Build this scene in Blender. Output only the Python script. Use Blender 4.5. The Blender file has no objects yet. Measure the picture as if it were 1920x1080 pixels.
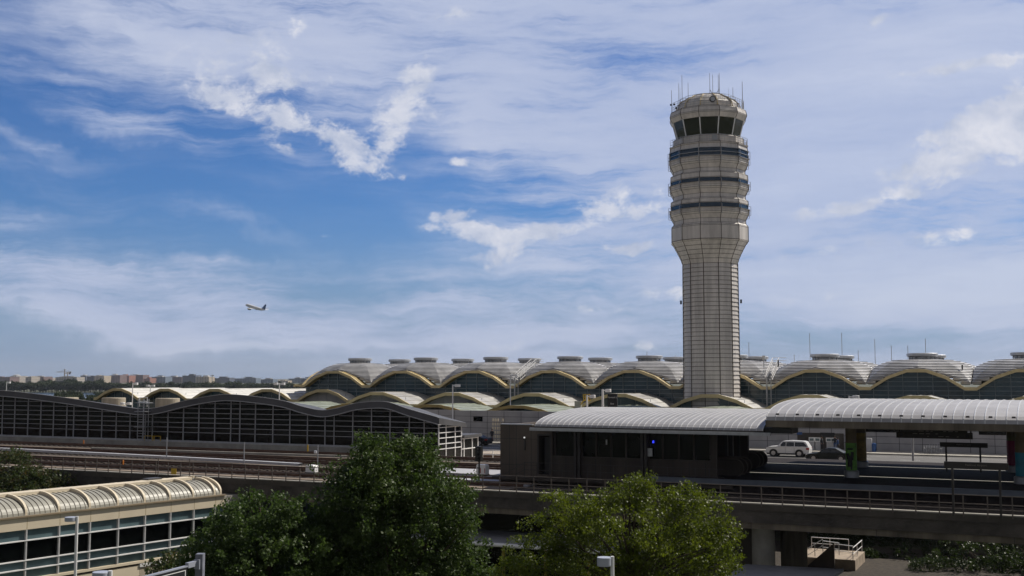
import bpy, bmesh, math, random
import numpy as np
from mathutils import Vector, Matrix
R = math.radians
sc = bpy.context.scene
C = sc.collection

# ------------------------------------------------------------------ camera
F = 2100.0; CZ = 17.0; PITCH = math.atan(168 / F)
cam = bpy.data.cameras.new('camera'); cam.sensor_width = 36; cam.lens = 36 * F / 1920
cam.clip_start = .1; cam.clip_end = 40000
camo = bpy.data.objects.new('camera', cam); C.objects.link(camo)
camo.location = (0, 0, CZ); camo.rotation_euler = (R(90) + PITCH, 0, 0)
sc.camera = camo
sc.view_settings.view_transform = 'Standard'; sc.view_settings.look = 'None'
sc.view_settings.gamma = 1; sc.view_settings.exposure = 0.0
sc.cycles.max_bounces = 6; sc.cycles.transparent_max_bounces = 12
sc.cycles.diffuse_bounces = 3; sc.cycles.glossy_bounces = 3; sc.cycles.volume_bounces = 0

def ray(px, py):
    a = (px - 960) / F; b = (540 - py) / F
    return (a, math.cos(PITCH) - b * math.sin(PITCH), math.sin(PITCH) + b * math.cos(PITCH))
def azel(px, py):
    x, y, z = ray(px, py)
    return math.atan2(x, y), math.atan2(z, math.hypot(x, y))

# ------------------------------------------------------------------ sun and sky
SUN_AZ = R(58); SUN_EL = R(45)            # to the right of the view axis and beyond the buildings
sd = Vector((math.sin(SUN_AZ) * math.cos(SUN_EL), math.cos(SUN_AZ) * math.cos(SUN_EL), math.sin(SUN_EL)))
sun = bpy.data.lights.new('sun', 'SUN'); sun.energy = 5.0; sun.angle = R(.5); sun.color = (1, .93, .82)
suno = bpy.data.objects.new('sun', sun); C.objects.link(suno)
suno.rotation_euler = sd.to_track_quat('Z', 'Y').to_euler()
suno.location = sd * 300

world = bpy.data.worlds.new('World'); sc.world = world; world.use_nodes = True
nt = world.node_tree; nt.nodes.clear()
def N(t, **k):
    n = nt.nodes.new(t)
    for a, b in k.items(): setattr(n, a, b)
    return n
def L(a, b): nt.links.new(a, b)
def M(op, a, b=None, c=None, clamp=False):
    n = N('ShaderNodeMath', operation=op, use_clamp=clamp)
    for i, v in enumerate((a, b, c)):
        if v is None: continue
        if isinstance(v, (int, float)): n.inputs[i].default_value = v
        else: L(v, n.inputs[i])
    return n.outputs[0]
sky = N('ShaderNodeTexSky', sky_type='NISHITA', sun_disc=False)
sky.sun_elevation = SUN_EL; sky.sun_rotation = SUN_AZ
sky.air_density = 1.0; sky.dust_density = .6; sky.ozone_density = 1.6; sky.altitude = 0
tc = N('ShaderNodeTexCoord')
sep = N('ShaderNodeSeparateXYZ'); L(tc.outputs['Generated'], sep.inputs[0])
az = M('ARCTAN2', sep.outputs[0], sep.outputs[1])
el = M('ARCTAN2', sep.outputs[2], M('SQRT', M('ADD', M('MULTIPLY', sep.outputs[0], sep.outputs[0]), M('MULTIPLY', sep.outputs[1], sep.outputs[1]))))
pv = N('ShaderNodeCombineXYZ'); L(az, pv.inputs[0]); L(el, pv.inputs[1])
# fine noise bends the coordinate, so no cloud keeps a clean outline
wn = N('ShaderNodeTexNoise'); wn.inputs['Scale'].default_value = 9; wn.inputs['Detail'].default_value = 5; wn.inputs['Roughness'].default_value = .6
L(pv.outputs[0], wn.inputs['Vector'])
wsub = N('ShaderNodeVectorMath', operation='SUBTRACT'); L(wn.outputs['Color'], wsub.inputs[0]); wsub.inputs[1].default_value = (.5, .5, .5)
def warped(amount):
    s = N('ShaderNodeVectorMath', operation='SCALE'); L(wsub.outputs[0], s.inputs[0]); s.inputs['Scale'].default_value = amount
    a = N('ShaderNodeVectorMath', operation='ADD'); L(pv.outputs[0], a.inputs[0]); L(s.outputs[0], a.inputs[1])
    return a.outputs[0]
wp1, wp2 = warped(.10), warped(.035)
def noise(vec, scale, detail, rough, sx=1, sy=1, rot=0, loc=(0, 0, 0), dist=0):
    m = N('ShaderNodeMapping'); m.inputs['Scale'].default_value = (sx, sy, 1); m.inputs['Rotation'].default_value = (0, 0, rot)
    m.inputs['Location'].default_value = loc
    L(vec, m.inputs['Vector'])
    n = N('ShaderNodeTexNoise'); n.inputs['Scale'].default_value = scale; n.inputs['Detail'].default_value = detail
    n.inputs['Roughness'].default_value = rough; n.inputs['Distortion'].default_value = dist
    L(m.outputs[0], n.inputs['Vector'])
    return n.outputs['Fac']
def blobs(vec, items):
    tot = None
    for (x, y, rx, ry, rot, amp) in items:
        a, e = azel(x, y)
        m = N('ShaderNodeMapping', vector_type='TEXTURE')
        m.inputs['Location'].default_value = (a, e, 0); m.inputs['Rotation'].default_value = (0, 0, R(-rot))
        m.inputs['Scale'].default_value = (rx / F, ry / F, 1)
        L(vec, m.inputs['Vector'])
        g = N('ShaderNodeTexGradient', gradient_type='QUADRATIC_SPHERE' if False else 'SPHERICAL'); L(m.outputs[0], g.inputs[0])
        v = M('MULTIPLY', g.outputs['Fac'], amp)
        tot = v if tot is None else M('ADD', tot, v)
    return tot
# thin high veil
veil = blobs(wp1, [
    (1350, 70, 1150, 500, 8, 1.5), (1500, 350, 700, 520, 0, .5), (1650, 230, 1000, 520, 5, .85), (1750, 640, 1100, 480, 0, .75),
    (1180, 230, 560, 300, 35, .5), (430, 100, 380, 260, 20, .75), (700, 20, 700, 190, 8, .7),
    (250, 215, 440, 55, 13, .8), (120, 130, 380, 80, 10, .35), (90, 10, 300, 90, 8, .45),
    (40, 490, 500, 110, 8, .55), (330, 385, 420, 30, 17, .35), (60, 330, 300, 30, 14, .25),
    (180, 540, 1000, 95, 6, .8), (650, 595, 1100, 105, 5, .75), (900, 640, 1100, 160, 4, .5), (60, 560, 460, 40, 7, .3),
    (60, 400, 200, 28, -4, .5), (140, 440, 360, 30, -2, .35), (60, 265, 210, 22, 10, .35), (1250, 560, 620, 200, 0, .35)])
n1 = noise(wp2, 3.2, 9, .6, .75, 4.2, R(-9))
n2 = noise(wp2, 2.4, 8, .62, 1.0, 5.5, R(-12), (3, 1, 0))
n3 = noise(wp2, 10, 10, .72, .55, 5.5, R(-9), (7, 2, 0))
st = M('ADD', M('MULTIPLY', n1, .95), M('ADD', M('MULTIPLY', n2, .85), M('MULTIPLY', n3, .5)))
vc = M('MINIMUM', veil, 1.0)
vfac = M('ADD', M('ADD', M('MULTIPLY', M('MAXIMUM', M('SUBTRACT', veil, .9), 0), .34), M('MULTIPLY', vc, M('ADD', M('MULTIPLY', M('SUBTRACT', st, 1.13), 3.0), .60))), M('MULTIPLY', M('SUBTRACT', st, 1.15), .35), clamp=True)
vr = N('ShaderNodeMapRange', interpolation_type='SMOOTHSTEP'); vr.inputs['From Min'].default_value = -.08; vr.inputs['From Max'].default_value = .95
vr.inputs['To Max'].default_value = .86
L(vfac, vr.inputs['Value'])
# puffy low clouds
puff = blobs(wp2, [
    (638, 262, 52, 68, -15, 1.3), (738, 225, 52, 118, 28, 1.55), (688, 322, 64, 27, 0, 1.35), (790, 135, 42, 52, 10, .9), (805, 200, 28, 50, 0, .7),
    (490, 150, 130, 80, 10, .62), (400, 160, 180, 70, 25, .45), (530, 130, 60, 60, 0, .5), (440, 195, 90, 30, 15, .4), (545, 230, 120, 34, 10, .75), (535, 275, 62, 20, 15, .85), (440, 60, 150, 90, 0, .35),
    (630, 148, 34, 18, -20, .8), (545, 42, 50, 30, -10, .6), (830, 20, 110, 30, -10, .5), (852, 302, 44, 14, 0, .8), (878, 275, 26, 9, 0, .6), (752, 331, 13, 9, 0, .6),
    (850, 402, 55, 16, -8, 1.3), (885, 438, 100, 34, 8, 1.4), (980, 450, 130, 24, -4, 1.15), (935, 485, 95, 24, -4, 1.2), (1010, 432, 130, 22, -4, 1.0),
    (1180, 400, 130, 46, 0, .7), (1130, 380, 90, 40, -30, .7), (1180, 470, 70, 16, 0, 1.0), (1240, 370, 90, 40, 0, .5),
    (800, 430, 30, 12, 0, .8), (605, 440, 22, 6, 0, .6),
    (1840, 262, 210, 70, -18, 1.25), (1905, 225, 140, 85, -20, 1.1), (1740, 315, 110, 24, -5, .8), (1880, 112, 50, 22, -10, 1.1), (1770, 135, 120, 16, -6, .95), (1640, 45, 40, 16, -15, .7),
    (1650, 375, 190, 26, -12, .95), (1560, 400, 130, 18, -3, .7), (1780, 445, 120, 22, -6, .7), (1600, 470, 200, 26, -4, .5), (1500, 560, 200, 40, 0, .3),
    (1270, 553, 90, 20, 0, .65), (1120, 572, 110, 12, 0, .6), (925, 550, 60, 9, 0, .7), (940, 650, 70, 22, 0, .7), (1215, 645, 60, 18, 0, .75), (1010, 625, 60, 14, 0, .5)])
pn = noise(wp2, 30, 10, .66, 1, 1.4)
pf = M('ADD', puff, M('MULTIPLY', M('SUBTRACT', pn, .52), M('MINIMUM', M('MULTIPLY', puff, 10), 4.2)))
pr = N('ShaderNodeMapRange', interpolation_type='SMOOTHSTEP'); pr.inputs['From Min'].default_value = .12; pr.inputs['From Max'].default_value = 1.05
pr.inputs['To Max'].default_value = .88
L(pf, pr.inputs['Value'])
def mixc(fac, a, b):
    n = N('ShaderNodeMix', data_type='RGBA')
    if isinstance(fac, (int, float)): n.inputs[0].default_value = fac
    else: L(fac, n.inputs[0])
    for i, v in ((6, a), (7, b)):
        if isinstance(v, tuple): n.inputs[i].default_value = (*v, 1)
        else: L(v, n.inputs[i])
    return n.outputs[2]
K = 1 / .1
# clear-sky tint: Nishita times a slight blue deepening
tint = N('ShaderNodeMix', data_type='RGBA', blend_type='MULTIPLY'); tint.inputs[0].default_value = 1
L(sky.outputs[0], tint.inputs[6]); tint.inputs[7].default_value = (.25, .49, .86, 1)
hz = N('ShaderNodeMapRange', interpolation_type='SMOOTHSTEP'); hz.inputs['From Min'].default_value = .165; hz.inputs['From Max'].default_value = -.01
hz.inputs['To Max'].default_value = .85
L(el, hz.inputs['Value'])
c0 = mixc(hz.outputs[0], tint.outputs[2], (.27 * K, .36 * K, .53 * K))
vcol = mixc(M('MULTIPLY', M('SUBTRACT', st, .98), 2.6, clamp=True), (.43 * K, .50 * K, .70 * K), (.58 * K, .63 * K, .78 * K))
c1 = mixc(vr.outputs[0], c0, vcol)
pcol = mixc(M('MULTIPLY', M('SUBTRACT', noise(wp2, 22, 7, .6, 1, 1.2, 0, (0, .018, 0)), .34), 3.4, clamp=True), (.45 * K, .51 * K, .66 * K), (.76 * K, .77 * K, .84 * K))
c2 = mixc(pr.outputs[0], c1, pcol)
# grey fill added to the unseen sky behind and overhead, making shade less blue
front = N('ShaderNodeMapRange', interpolation_type='SMOOTHSTEP'); front.inputs['From Min'].default_value = .72; front.inputs['From Max'].default_value = .15
front.inputs['To Max'].default_value = .85
L(sep.outputs[1], front.inputs['Value'])
c2 = mixc(front.outputs[0], c2, mixc(noise(tc.outputs['Generated'], 2.5, 5, .6), (.16 * K, .155 * K, .155 * K), (.30 * K, .29 * K, .29 * K)))
bg = N('ShaderNodeBackground'); bg.inputs['Strength'].default_value = .1; L(c2, bg.inputs[0])
wo = N('ShaderNodeOutputWorld'); L(bg.outputs[0], wo.inputs[0])

# ------------------------------------------------------------------ frames and builders
TH = R(25.7); CT, ST = math.cos(TH), math.sin(TH)
AF = -TH; WF = 0.0; GF = R(55)             # the airport grid, plain world axes, the cream footbridge
def loc2w(rz, x, y): return (x * math.cos(rz) - y * math.sin(rz), x * math.sin(rz) + y * math.cos(rz))
def w2loc(rz, x, y): return loc2w(-rz, x, y)
def AT(px, py, t, rz=AF):                  # a measured direction meets the plane y = t of a frame
    x, y, z = ray(px, py); a, b = w2loc(rz, x, y); k = t / b
    return a * k, CZ + z * k
def AZ(px, py, z0, rz=AF):
    x, y, z = ray(px, py); a, b = w2loc(rz, x, y); k = (z0 - CZ) / z
    return a * k, b * k
def AY(px, py, Y):
    x, y, z = ray(px, py); k = Y / y
    return x * k, CZ + z * k
ROOTS = {}
def tag(o, label=None, cat=None, group=None, kind=None):
    for k, v in (('label', label), ('category', cat), ('group', group), ('kind', kind)):
        if v: o[k] = v
    return o
def thing(name, label, cat, origin, rz=AF, group=None):
    o = bpy.data.objects.new(name, None); C.objects.link(o)
    x, y = loc2w(rz, origin[0], origin[1]); o.location = (x, y, origin[2]); o.rotation_euler = (0, 0, rz)
    o.empty_display_size = .5
    ROOTS[o.name] = Vector(origin)
    return tag(o, label, cat, group)
class MB:
    def __init__(s): s.v = []; s.f = []; s.m = []; s.cur = 0
    def add(s, vs, fs):
        n = len(s.v); s.v += [tuple(v) for v in vs]
        for f in fs: s.f.append(tuple(i + n for i in f)); s.m.append(s.cur)
        return s
    def box(s, x0, x1, y0, y1, z0, z1):
        return s.add([(x0, y0, z0), (x1, y0, z0), (x1, y1, z0), (x0, y1, z0), (x0, y0, z1), (x1, y0, z1), (x1, y1, z1), (x0, y1, z1)],
                     [(0, 3, 2, 1), (4, 5, 6, 7), (0, 1, 5, 4), (1, 2, 6, 5), (2, 3, 7, 6), (3, 0, 4, 7)])
    def quad(s, *p): return s.add(p, [tuple(range(len(p)))])
    def lathe(s, prof, n, cx=0, cy=0, a0=0, caps=True):     # prof: (radius, z)
        vs = []; fs = []
        for r, z in prof:
            for k in range(n):
                a = a0 + 2 * math.pi * k / n; vs.append((cx + r * math.cos(a), cy + r * math.sin(a), z))
        for j in range(len(prof) - 1):
            for k in range(n):
                k2 = (k + 1) % n; fs.append((j * n + k, j * n + k2, (j + 1) * n + k2, (j + 1) * n + k))
        if caps: fs.append(tuple(reversed(range(n)))); fs.append(tuple((len(prof) - 1) * n + k for k in range(n)))
        return s.add(vs, fs)
    def tube(s, pts, r, n=6, r1=None, caps=True):
        pts = [Vector(p) for p in pts]; vs = []; fs = []; m = len(pts); prev = None
        for i, p in enumerate(pts):
            d = (pts[min(i + 1, m - 1)] - pts[max(i - 1, 0)])
            if d.length < 1e-9: d = Vector((0, 0, 1))
            d.normalize()
            ref = Vector((0, 0, 1)) if abs(d.z) < .9 else Vector((1, 0, 0))
            a = d.cross(ref).normalized()
            if prev is not None:
                a2 = prev - d * prev.dot(d)
                if a2.length > 1e-3: a = a2.normalized()
            prev = a; b = d.cross(a)
            rr = r if r1 is None else r + (r1 - r) * i / (m - 1)
            for k in range(n):
                t = 2 * math.pi * (k + .5) / n; q = p + (a * math.cos(t) + b * math.sin(t)) * rr; vs.append(tuple(q))
        for i in range(m - 1):
            for k in range(n):
                k2 = (k + 1) % n; fs.append((i * n + k, i * n + k2, (i + 1) * n + k2, (i + 1) * n + k))
        if caps: fs.append(tuple(reversed(range(n)))); fs.append(tuple((m - 1) * n + k for k in range(n)))
        return s.add(vs, fs)
    def prism(s, poly, axis, a, b):            # poly in the two other axes, extruded from a to b along axis
        def P(u, v, w): return {'x': (w, u, v), 'y': (u, w, v), 'z': (u, v, w)}[axis]
        n = len(poly); vs = [P(u, v, a) for u, v in poly] + [P(u, v, b) for u, v in poly]
        fs = [tuple(range(n)), tuple(range(2 * n - 1, n - 1, -1))] + [(i, i + n, (i + 1) % n + n, (i + 1) % n) for i in range(n)]
        return s.add(vs, fs)
    def strip(s, top, bot, axis, a, b):        # band between two polylines of the same length, extruded
        for i in range(len(top) - 1): s.prism([bot[i], bot[i + 1], top[i + 1], top[i]], axis, a, b)
        return s
    def build(s, name, mats, parent=None, origin=None, rz=AF, smooth=False, fix=True):
        me = bpy.data.meshes.new(name)
        if parent is not None: o3 = ROOTS[parent['_r'] if '_r' in parent else parent.name]
        else: o3 = Vector(origin)
        me.from_pydata([(x - o3[0], y - o3[1], z - o3[2]) for x, y, z in s.v], [], s.f)
        for m in (mats if isinstance(mats, (list, tuple)) else [mats]): me.materials.append(m)
        if any(s.m): me.polygons.foreach_set('material_index', s.m)
        if fix:
            bm = bmesh.new(); bm.from_mesh(me); bmesh.ops.recalc_face_normals(bm, faces=bm.faces); bm.to_mesh(me); bm.free()
        if smooth: me.polygons.foreach_set('use_smooth', [True] * len(me.polygons))
        me.update()
        o = bpy.data.objects.new(name, me); C.objects.link(o)
        if parent is not None:
            o.parent = parent; o['_r'] = parent['_r'] if '_r' in parent else parent.name
        else:
            x, y = loc2w(rz, o3[0], o3[1]); o.location = (x, y, o3[2]); o.rotation_euler = (0, 0, rz)
            ROOTS[o.name] = o3
        return o
def solo(mb, name, mat, label, cat, origin, rz=AF, group=None, kind=None, smooth=False):
    return tag(mb.build(name, mat, None, origin, rz, smooth), label, cat, group, kind)
def struct(mb, name, mat, origin=(0, 0, 0), rz=AF): return tag(mb.build(name, mat, None, origin, rz), kind='structure')
def copy_tree(o, parent=None):
    c = o.copy(); C.objects.link(c)
    if parent is not None: c.parent = parent
    for ch in list(o.children): copy_tree(ch, c)
    return c
def dup(o, origin, rz=AF, turn=0, label=None, scale=None):
    c = copy_tree(o); x, y = loc2w(rz, origin[0], origin[1]); c.location = (x, y, origin[2])
    c.rotation_euler = (0, 0, rz + turn)
    if label: c['label'] = label
    if scale: c.scale = scale
    return c

# ------------------------------------------------------------------ materials
def mat(name, col, rough=.6, metal=0, var=.12, scale=1.0, bump=0, spec=.5, fine=None, trans=0, streak=0, stain=None):
    m = bpy.data.materials.new(name); m.use_nodes = True; t = m.node_tree; b = t.nodes['Principled BSDF']
    b.inputs['Roughness'].default_value = rough; b.inputs['Metallic'].default_value = metal
    b.inputs['Specular IOR Level'].default_value = spec
    tcn = t.nodes.new('ShaderNodeTexCoord'); mp = t.nodes.new('ShaderNodeMapping'); t.links.new(tcn.outputs['Object'], mp.inputs[0])
    if streak: mp.inputs['Scale'].default_value = (1, 1, .12)
    n = t.nodes.new('ShaderNodeTexNoise'); n.inputs['Scale'].default_value = scale; n.inputs['Detail'].default_value = 6; n.inputs['Roughness'].default_value = .65
    t.links.new(mp.outputs[0], n.inputs['Vector'])
    r = t.nodes.new('ShaderNodeValToRGB'); e = r.color_ramp.elements
    lo = tuple(c * (1 - var * 1.6) for c in col); hi = tuple(min(1, c * (1 + var)) for c in col)
    if stain: lo = stain
    e[0].position = .3; e[1].position = .7; e[0].color = (*lo, 1); e[1].color = (*hi, 1)
    t.links.new(n.outputs['Fac'], r.inputs[0]); t.links.new(r.outputs[0], b.inputs['Base Color'])
    if bump:
        n2 = t.nodes.new('ShaderNodeTexNoise'); n2.inputs['Scale'].default_value = fine or scale * 12; n2.inputs['Detail'].default_value = 5
        t.links.new(tcn.outputs['Object'], n2.inputs['Vector'])
        bp = t.nodes.new('ShaderNodeBump'); bp.inputs['Strength'].default_value = bump; bp.inputs['Distance'].default_value = .05
        t.links.new(n2.outputs['Fac'], bp.inputs['Height']); t.links.new(bp.outputs[0], b.inputs['Normal'])
    if trans: b.inputs['Transmission Weight'].default_value = trans
    return m
def glow(name, col, s):
    m = bpy.data.materials.new(name); m.use_nodes = True; b = m.node_tree.nodes['Principled BSDF']
    b.inputs['Emission Color'].default_value = (*col, 1); b.inputs['Emission Strength'].default_value = s; b.inputs['Base Color'].default_value = (*col, 1)
    return m
MT = dict(
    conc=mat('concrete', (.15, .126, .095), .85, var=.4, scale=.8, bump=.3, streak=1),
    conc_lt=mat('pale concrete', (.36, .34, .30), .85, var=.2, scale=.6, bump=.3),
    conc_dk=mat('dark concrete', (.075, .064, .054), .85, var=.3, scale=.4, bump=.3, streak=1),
    deck=mat('deck concrete', (.075, .065, .057), .9, var=.35, scale=.7, bump=.5),
    plat=mat('platform tile', (.030, .025, .025), .8, spec=.1, var=.25, scale=1.5),
    stone=mat('granite edge', (.85, .80, .72), .6, var=.1),
    ballast=mat('ballast', (.075, .058, .047), .95, var=.5, scale=4, bump=1),
    rust=mat('rail steel', (.11, .06, .04), .7, .3, var=.3),
    cover=mat('cover board', (.50, .50, .52), .5, var=.1),
    asph=mat('asphalt', (.07, .068, .066), .9, var=.2, scale=1, bump=.3),
    road=mat('concrete road', (.40, .34, .28), .85, var=.2, scale=.5, bump=.3),
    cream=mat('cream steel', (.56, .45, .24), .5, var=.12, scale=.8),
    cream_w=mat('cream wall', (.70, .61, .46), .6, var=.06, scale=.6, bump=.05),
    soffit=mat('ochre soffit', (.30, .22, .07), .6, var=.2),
    white=mat('white paint', (.82, .82, .82), .45, var=.08),
    frame=mat('pale grey steel', (.50, .50, .51), .5, var=.12, scale=3),
    galv=mat('galvanised steel', (.42, .43, .45), .42, .5, var=.12, scale=3),
    dkfr=mat('dark bronze steel', (.035, .030, .028), .5, var=.2),
    rail=mat('brown railing steel', (.13, .105, .09), .6, var=.25),
    roofm=mat('grey metal roof', (.52, .51, .49), .4, .3, var=.18, scale=.35, bump=.05),
    roofd=mat('weathered metal roof', (.64, .635, .64), .42, .15, var=.22, scale=.5, bump=.05),
    canopy=mat('canopy sheet metal', (.36, .355, .365), .55, .2, var=.14, scale=.5),
    roofw=mat('white roof sheet', (.66, .65, .62), .6, var=.1, scale=.6),
    roofg=mat('pale green glass roof', (.30, .33, .27), .4, var=.2, scale=.8),
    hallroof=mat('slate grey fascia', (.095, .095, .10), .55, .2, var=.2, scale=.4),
    seam=mat('seam metal', (.62, .62, .62), .4, .3, var=.05),
    tglass=mat('teal glass', (.030, .070, .092), .16, var=.35, scale=.15, spec=.55),
    bglass=mat('black glass', (.003, .004, .004), .10, var=.5, scale=.3, spec=.15),
    gglass=mat('blue grey glass', (.10, .15, .165), .12, var=.2, scale=.3, spec=.6),
    cabg=mat('cab glass', (.006, .012, .010), .04, var=.5, scale=.3, spec=.7),
    bandg=mat('blue band glass', (.012, .04, .075), .12, var=.3, spec=.6),
    mull=mat('dull teal mullion', (.22, .27, .29), .5, var=.2),
    tower=mat('tower panel', (.63, .59, .555), .5, var=.2, scale=.8, bump=.04, streak=1),
    towerd=mat('tower seam', (.10, .085, .07), .7, var=.2),
    tile=mat('pale wall panel', (.36, .35, .36), .5, var=.1, scale=.7),
    tileg=mat('wall joint', (.07, .07, .075), .7),
    brown=mat('station brown', (.055, .043, .035), .75, var=.3, scale=.6, bump=.15, streak=1),
    swall=mat('station wall', (.105, .085, .068), .85, var=.25, scale=.6, bump=.25, streak=1),
    sign=mat('sign brown', (.025, .02, .017), .5, var=.1),
    black=mat('black', (.012, .012, .013), .5),
    txt=mat('white lettering', (.75, .75, .73), .5, var=.02),
    dimtxt=mat('dim lettering', (.20, .18, .15), .5, var=.02),
    yellow=mat('safety yellow', (.60, .38, .02), .5, var=.1), orange=mat('safety orange', (.62, .20, .02), .5, var=.1),
    red=mat('red plastic', (.35, .02, .02), .3), blue=mat('blue paint', (.02, .08, .25), .4),
    wpaint=mat('white car paint', (.72, .72, .72), .25, var=.02, spec=.6), dpaint=mat('dark car paint', (.006, .011, .013), .4, var=.05, spec=.25),
    tyre=mat('tyre', (.012, .012, .012), .8), rim=mat('alloy', (.40, .40, .42), .3, .7),
    carglass=mat('car glass', (.01, .012, .015), .05, spec=.7),
    green=mat('lime mural green', (.16, .42, .06), .5, var=.3, scale=2), mural_y=mat('ochre mural', (.36, .24, .04), .5, var=.4, scale=2),
    magenta=mat('magenta mural', (.34, .02, .09), .5, var=.2), teal=mat('teal mural', (.02, .28, .40), .5, var=.2),
    bark=mat('bark', (.07, .05, .035), .9, var=.3, scale=4, bump=.6),
    skin=mat('skin', (.32, .18, .12), .6), cloth_d=mat('dark cloth', (.02, .022, .03), .85), cloth_b=mat('blue cloth', (.03, .07, .18), .85),
    cloth_w=mat('pale cloth', (.5, .5, .5), .85), hair=mat('hair', (.02, .014, .01), .7),
    tank=mat('weathered concrete drum', (.40, .35, .27), .85, var=.25, scale=.8, bump=.3, streak=1),
    mulch=mat('leaf litter mulch', (.045, .035, .025), .95, var=.5, scale=2.5, bump=1, fine=18),
)
def water_mat():
    m = mat('river water', (.05, .07, .08), .15, var=.1, scale=.02, bump=.1, fine=.4); return m

# ------------------------------------------------------------------ ground, river, haze
def grass_mat():
    return mat('dry grass and soil', (.075, .08, .04), .95, var=.4, scale=.05, bump=.6, fine=2)
g = MB(); g.quad((-9000, -200, 0), (9000, -200, 0), (9000, 14000, 0), (-9000, 14000, 0)); struct(g, 'ground', grass_mat(), (0, 0, 0), WF)
g = MB(); g.quad((-2500, 930, .05), (2500, 930, .05), (2500, 1290, .05), (-2500, 1290, .05)); struct(g, 'river', water_mat(), (0, 930, .05), WF)
g = MB(); g.quad((-160, 178, .03), (40, 178, .03), (40, 560, .03), (-160, 560, .03)); struct(g, 'apron', mat('apron concrete', (.25, .24, .22), .9, var=.2, scale=.1), (0, 300, .03))
g = MB(); g.quad((-30, 99, .02), (60, 99, .02), (60, 119, .02), (-30, 119, .02)); struct(g, 'mulch_bed', MT['mulch'], (20, 105, .02))
hb = MB(); hb.box(-8900, 8900, -180, 13500, -1, 170)
HZ = hb.build('haze', [], None, (0, 0, -1), WF); tag(HZ, kind='stuff', label='thin bluish haze in the air', cat='haze')
hm = bpy.data.materials.new('haze'); hm.use_nodes = True; hn = hm.node_tree; hn.nodes.clear()
pvn = hn.nodes.new('ShaderNodeVolumePrincipled'); pvn.inputs['Density'].default_value = .00005; pvn.inputs['Color'].default_value = (.75, .82, .95, 1)
pvn.inputs['Anisotropy'].default_value = .2
ho = hn.nodes.new('ShaderNodeOutputMaterial'); hn.links.new(pvn.outputs[0], ho.inputs['Volume']); HZ.data.materials.append(hm)

# ------------------------------------------------------------------ control tower
TWY = 162.2; TWX = (1333 - 960) / F * TWY
def tz(py, rpx):                           # height of a ring seen at row py on the near side of the tower
    return AY(1333, py, TWY - rpx * .0745)[1]
def ring(rows): return [(r * .0772 / .985, tz(y, r)) for r, y in rows]
tang = math.atan2(-TWY, -TWX) ; A0 = tang + R(17)
tw = thing('control_tower', 'tall twelve-sided ribbed airport control tower with dark glass cab on top', 'control tower', (TWX, TWY, 8), WF)
def tl(name, rows, m, n=12, caps=True, parent=None, joints=True, lines=True):
    mb = MB(); pr_ = ring(rows); mb.lathe(pr_, n, TWX, TWY, A0, caps); mb.cur = 1
    if joints:
        for k in range(12):
            a = A0 + 2 * math.pi * k / 12; c, s_ = math.cos(a), math.sin(a)
            mb.tube([(TWX + (r + .01) * c, TWY + (r + .01) * s_, z) for r, z in pr_], .05, 4, caps=False)
    if lines:                               # dark joint at every course edge
        for (r, z), (r2, z2) in zip(pr_[:-1], pr_[1:]):
            if abs(z - z2) > .05:
                mb.lathe([(r2 + .012, z2 - .025), (r2 + .012, z2 + .025)], 12, TWX, TWY, A0, False)
    return mb.build(name, [m, MT['towerd']], parent or tw)
# shaft: courses with a recessed joint between
mb = MB(); y0, y1 = tz(492, 51), 8.2; nrow = 41; h = (y0 - y1) / nrow; prof = []
rs = 51 * .0772 / .985
for i in range(nrow):
    z = y1 + i * h; rr = rs * (1 + .022 * (1 - i / nrow))
    prof += [(rr + .09, z), (rr - .01, z + h * .90), (rr - .12, z + h * .905), (rr - .12, z + h * .998)]
mb.lathe(prof, 12, TWX, TWY, A0)
for k in range(12):
    a = A0 + 2 * math.pi * k / 12; c, s_ = math.cos(a), math.sin(a)
    mb.cur = 1; mb.tube([(TWX + rs * 1.035 * c, TWY + rs * 1.035 * s_, 8.4), (TWX + (rs + .06) * c, TWY + (rs + .06) * s_, y0)], .075, 4)
shaft = mb.build('shaft', [MT['tower'], MT['towerd']], tw)
def dark_joints(o, rows, n=12):
    for p in o.data.polygons:
        nz = [o.data.vertices[i].co.z for i in p.vertices]
        if len(p.vertices) == 4 and p.index < rows * 4 * n - n:
            j = p.index // n
            if j % 4 in (1, 2): p.material_index = 1
dark_joints(shaft, nrow)
def fins(name, r0, z0, r1, z1, w=.07, out=.09, parent=None):
    mb = MB()
    for k in range(12):
        a = A0 + 2 * math.pi * k / 12; c, s_ = math.cos(a), math.sin(a)
        mb.tube([(TWX + r0 * c, TWY + r0 * s_, z0), (TWX + r1 * c, TWY + r1 * s_, z1)], w + .02, 4)
    return mb.build(name, MT['towerd'], parent or tw)

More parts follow.
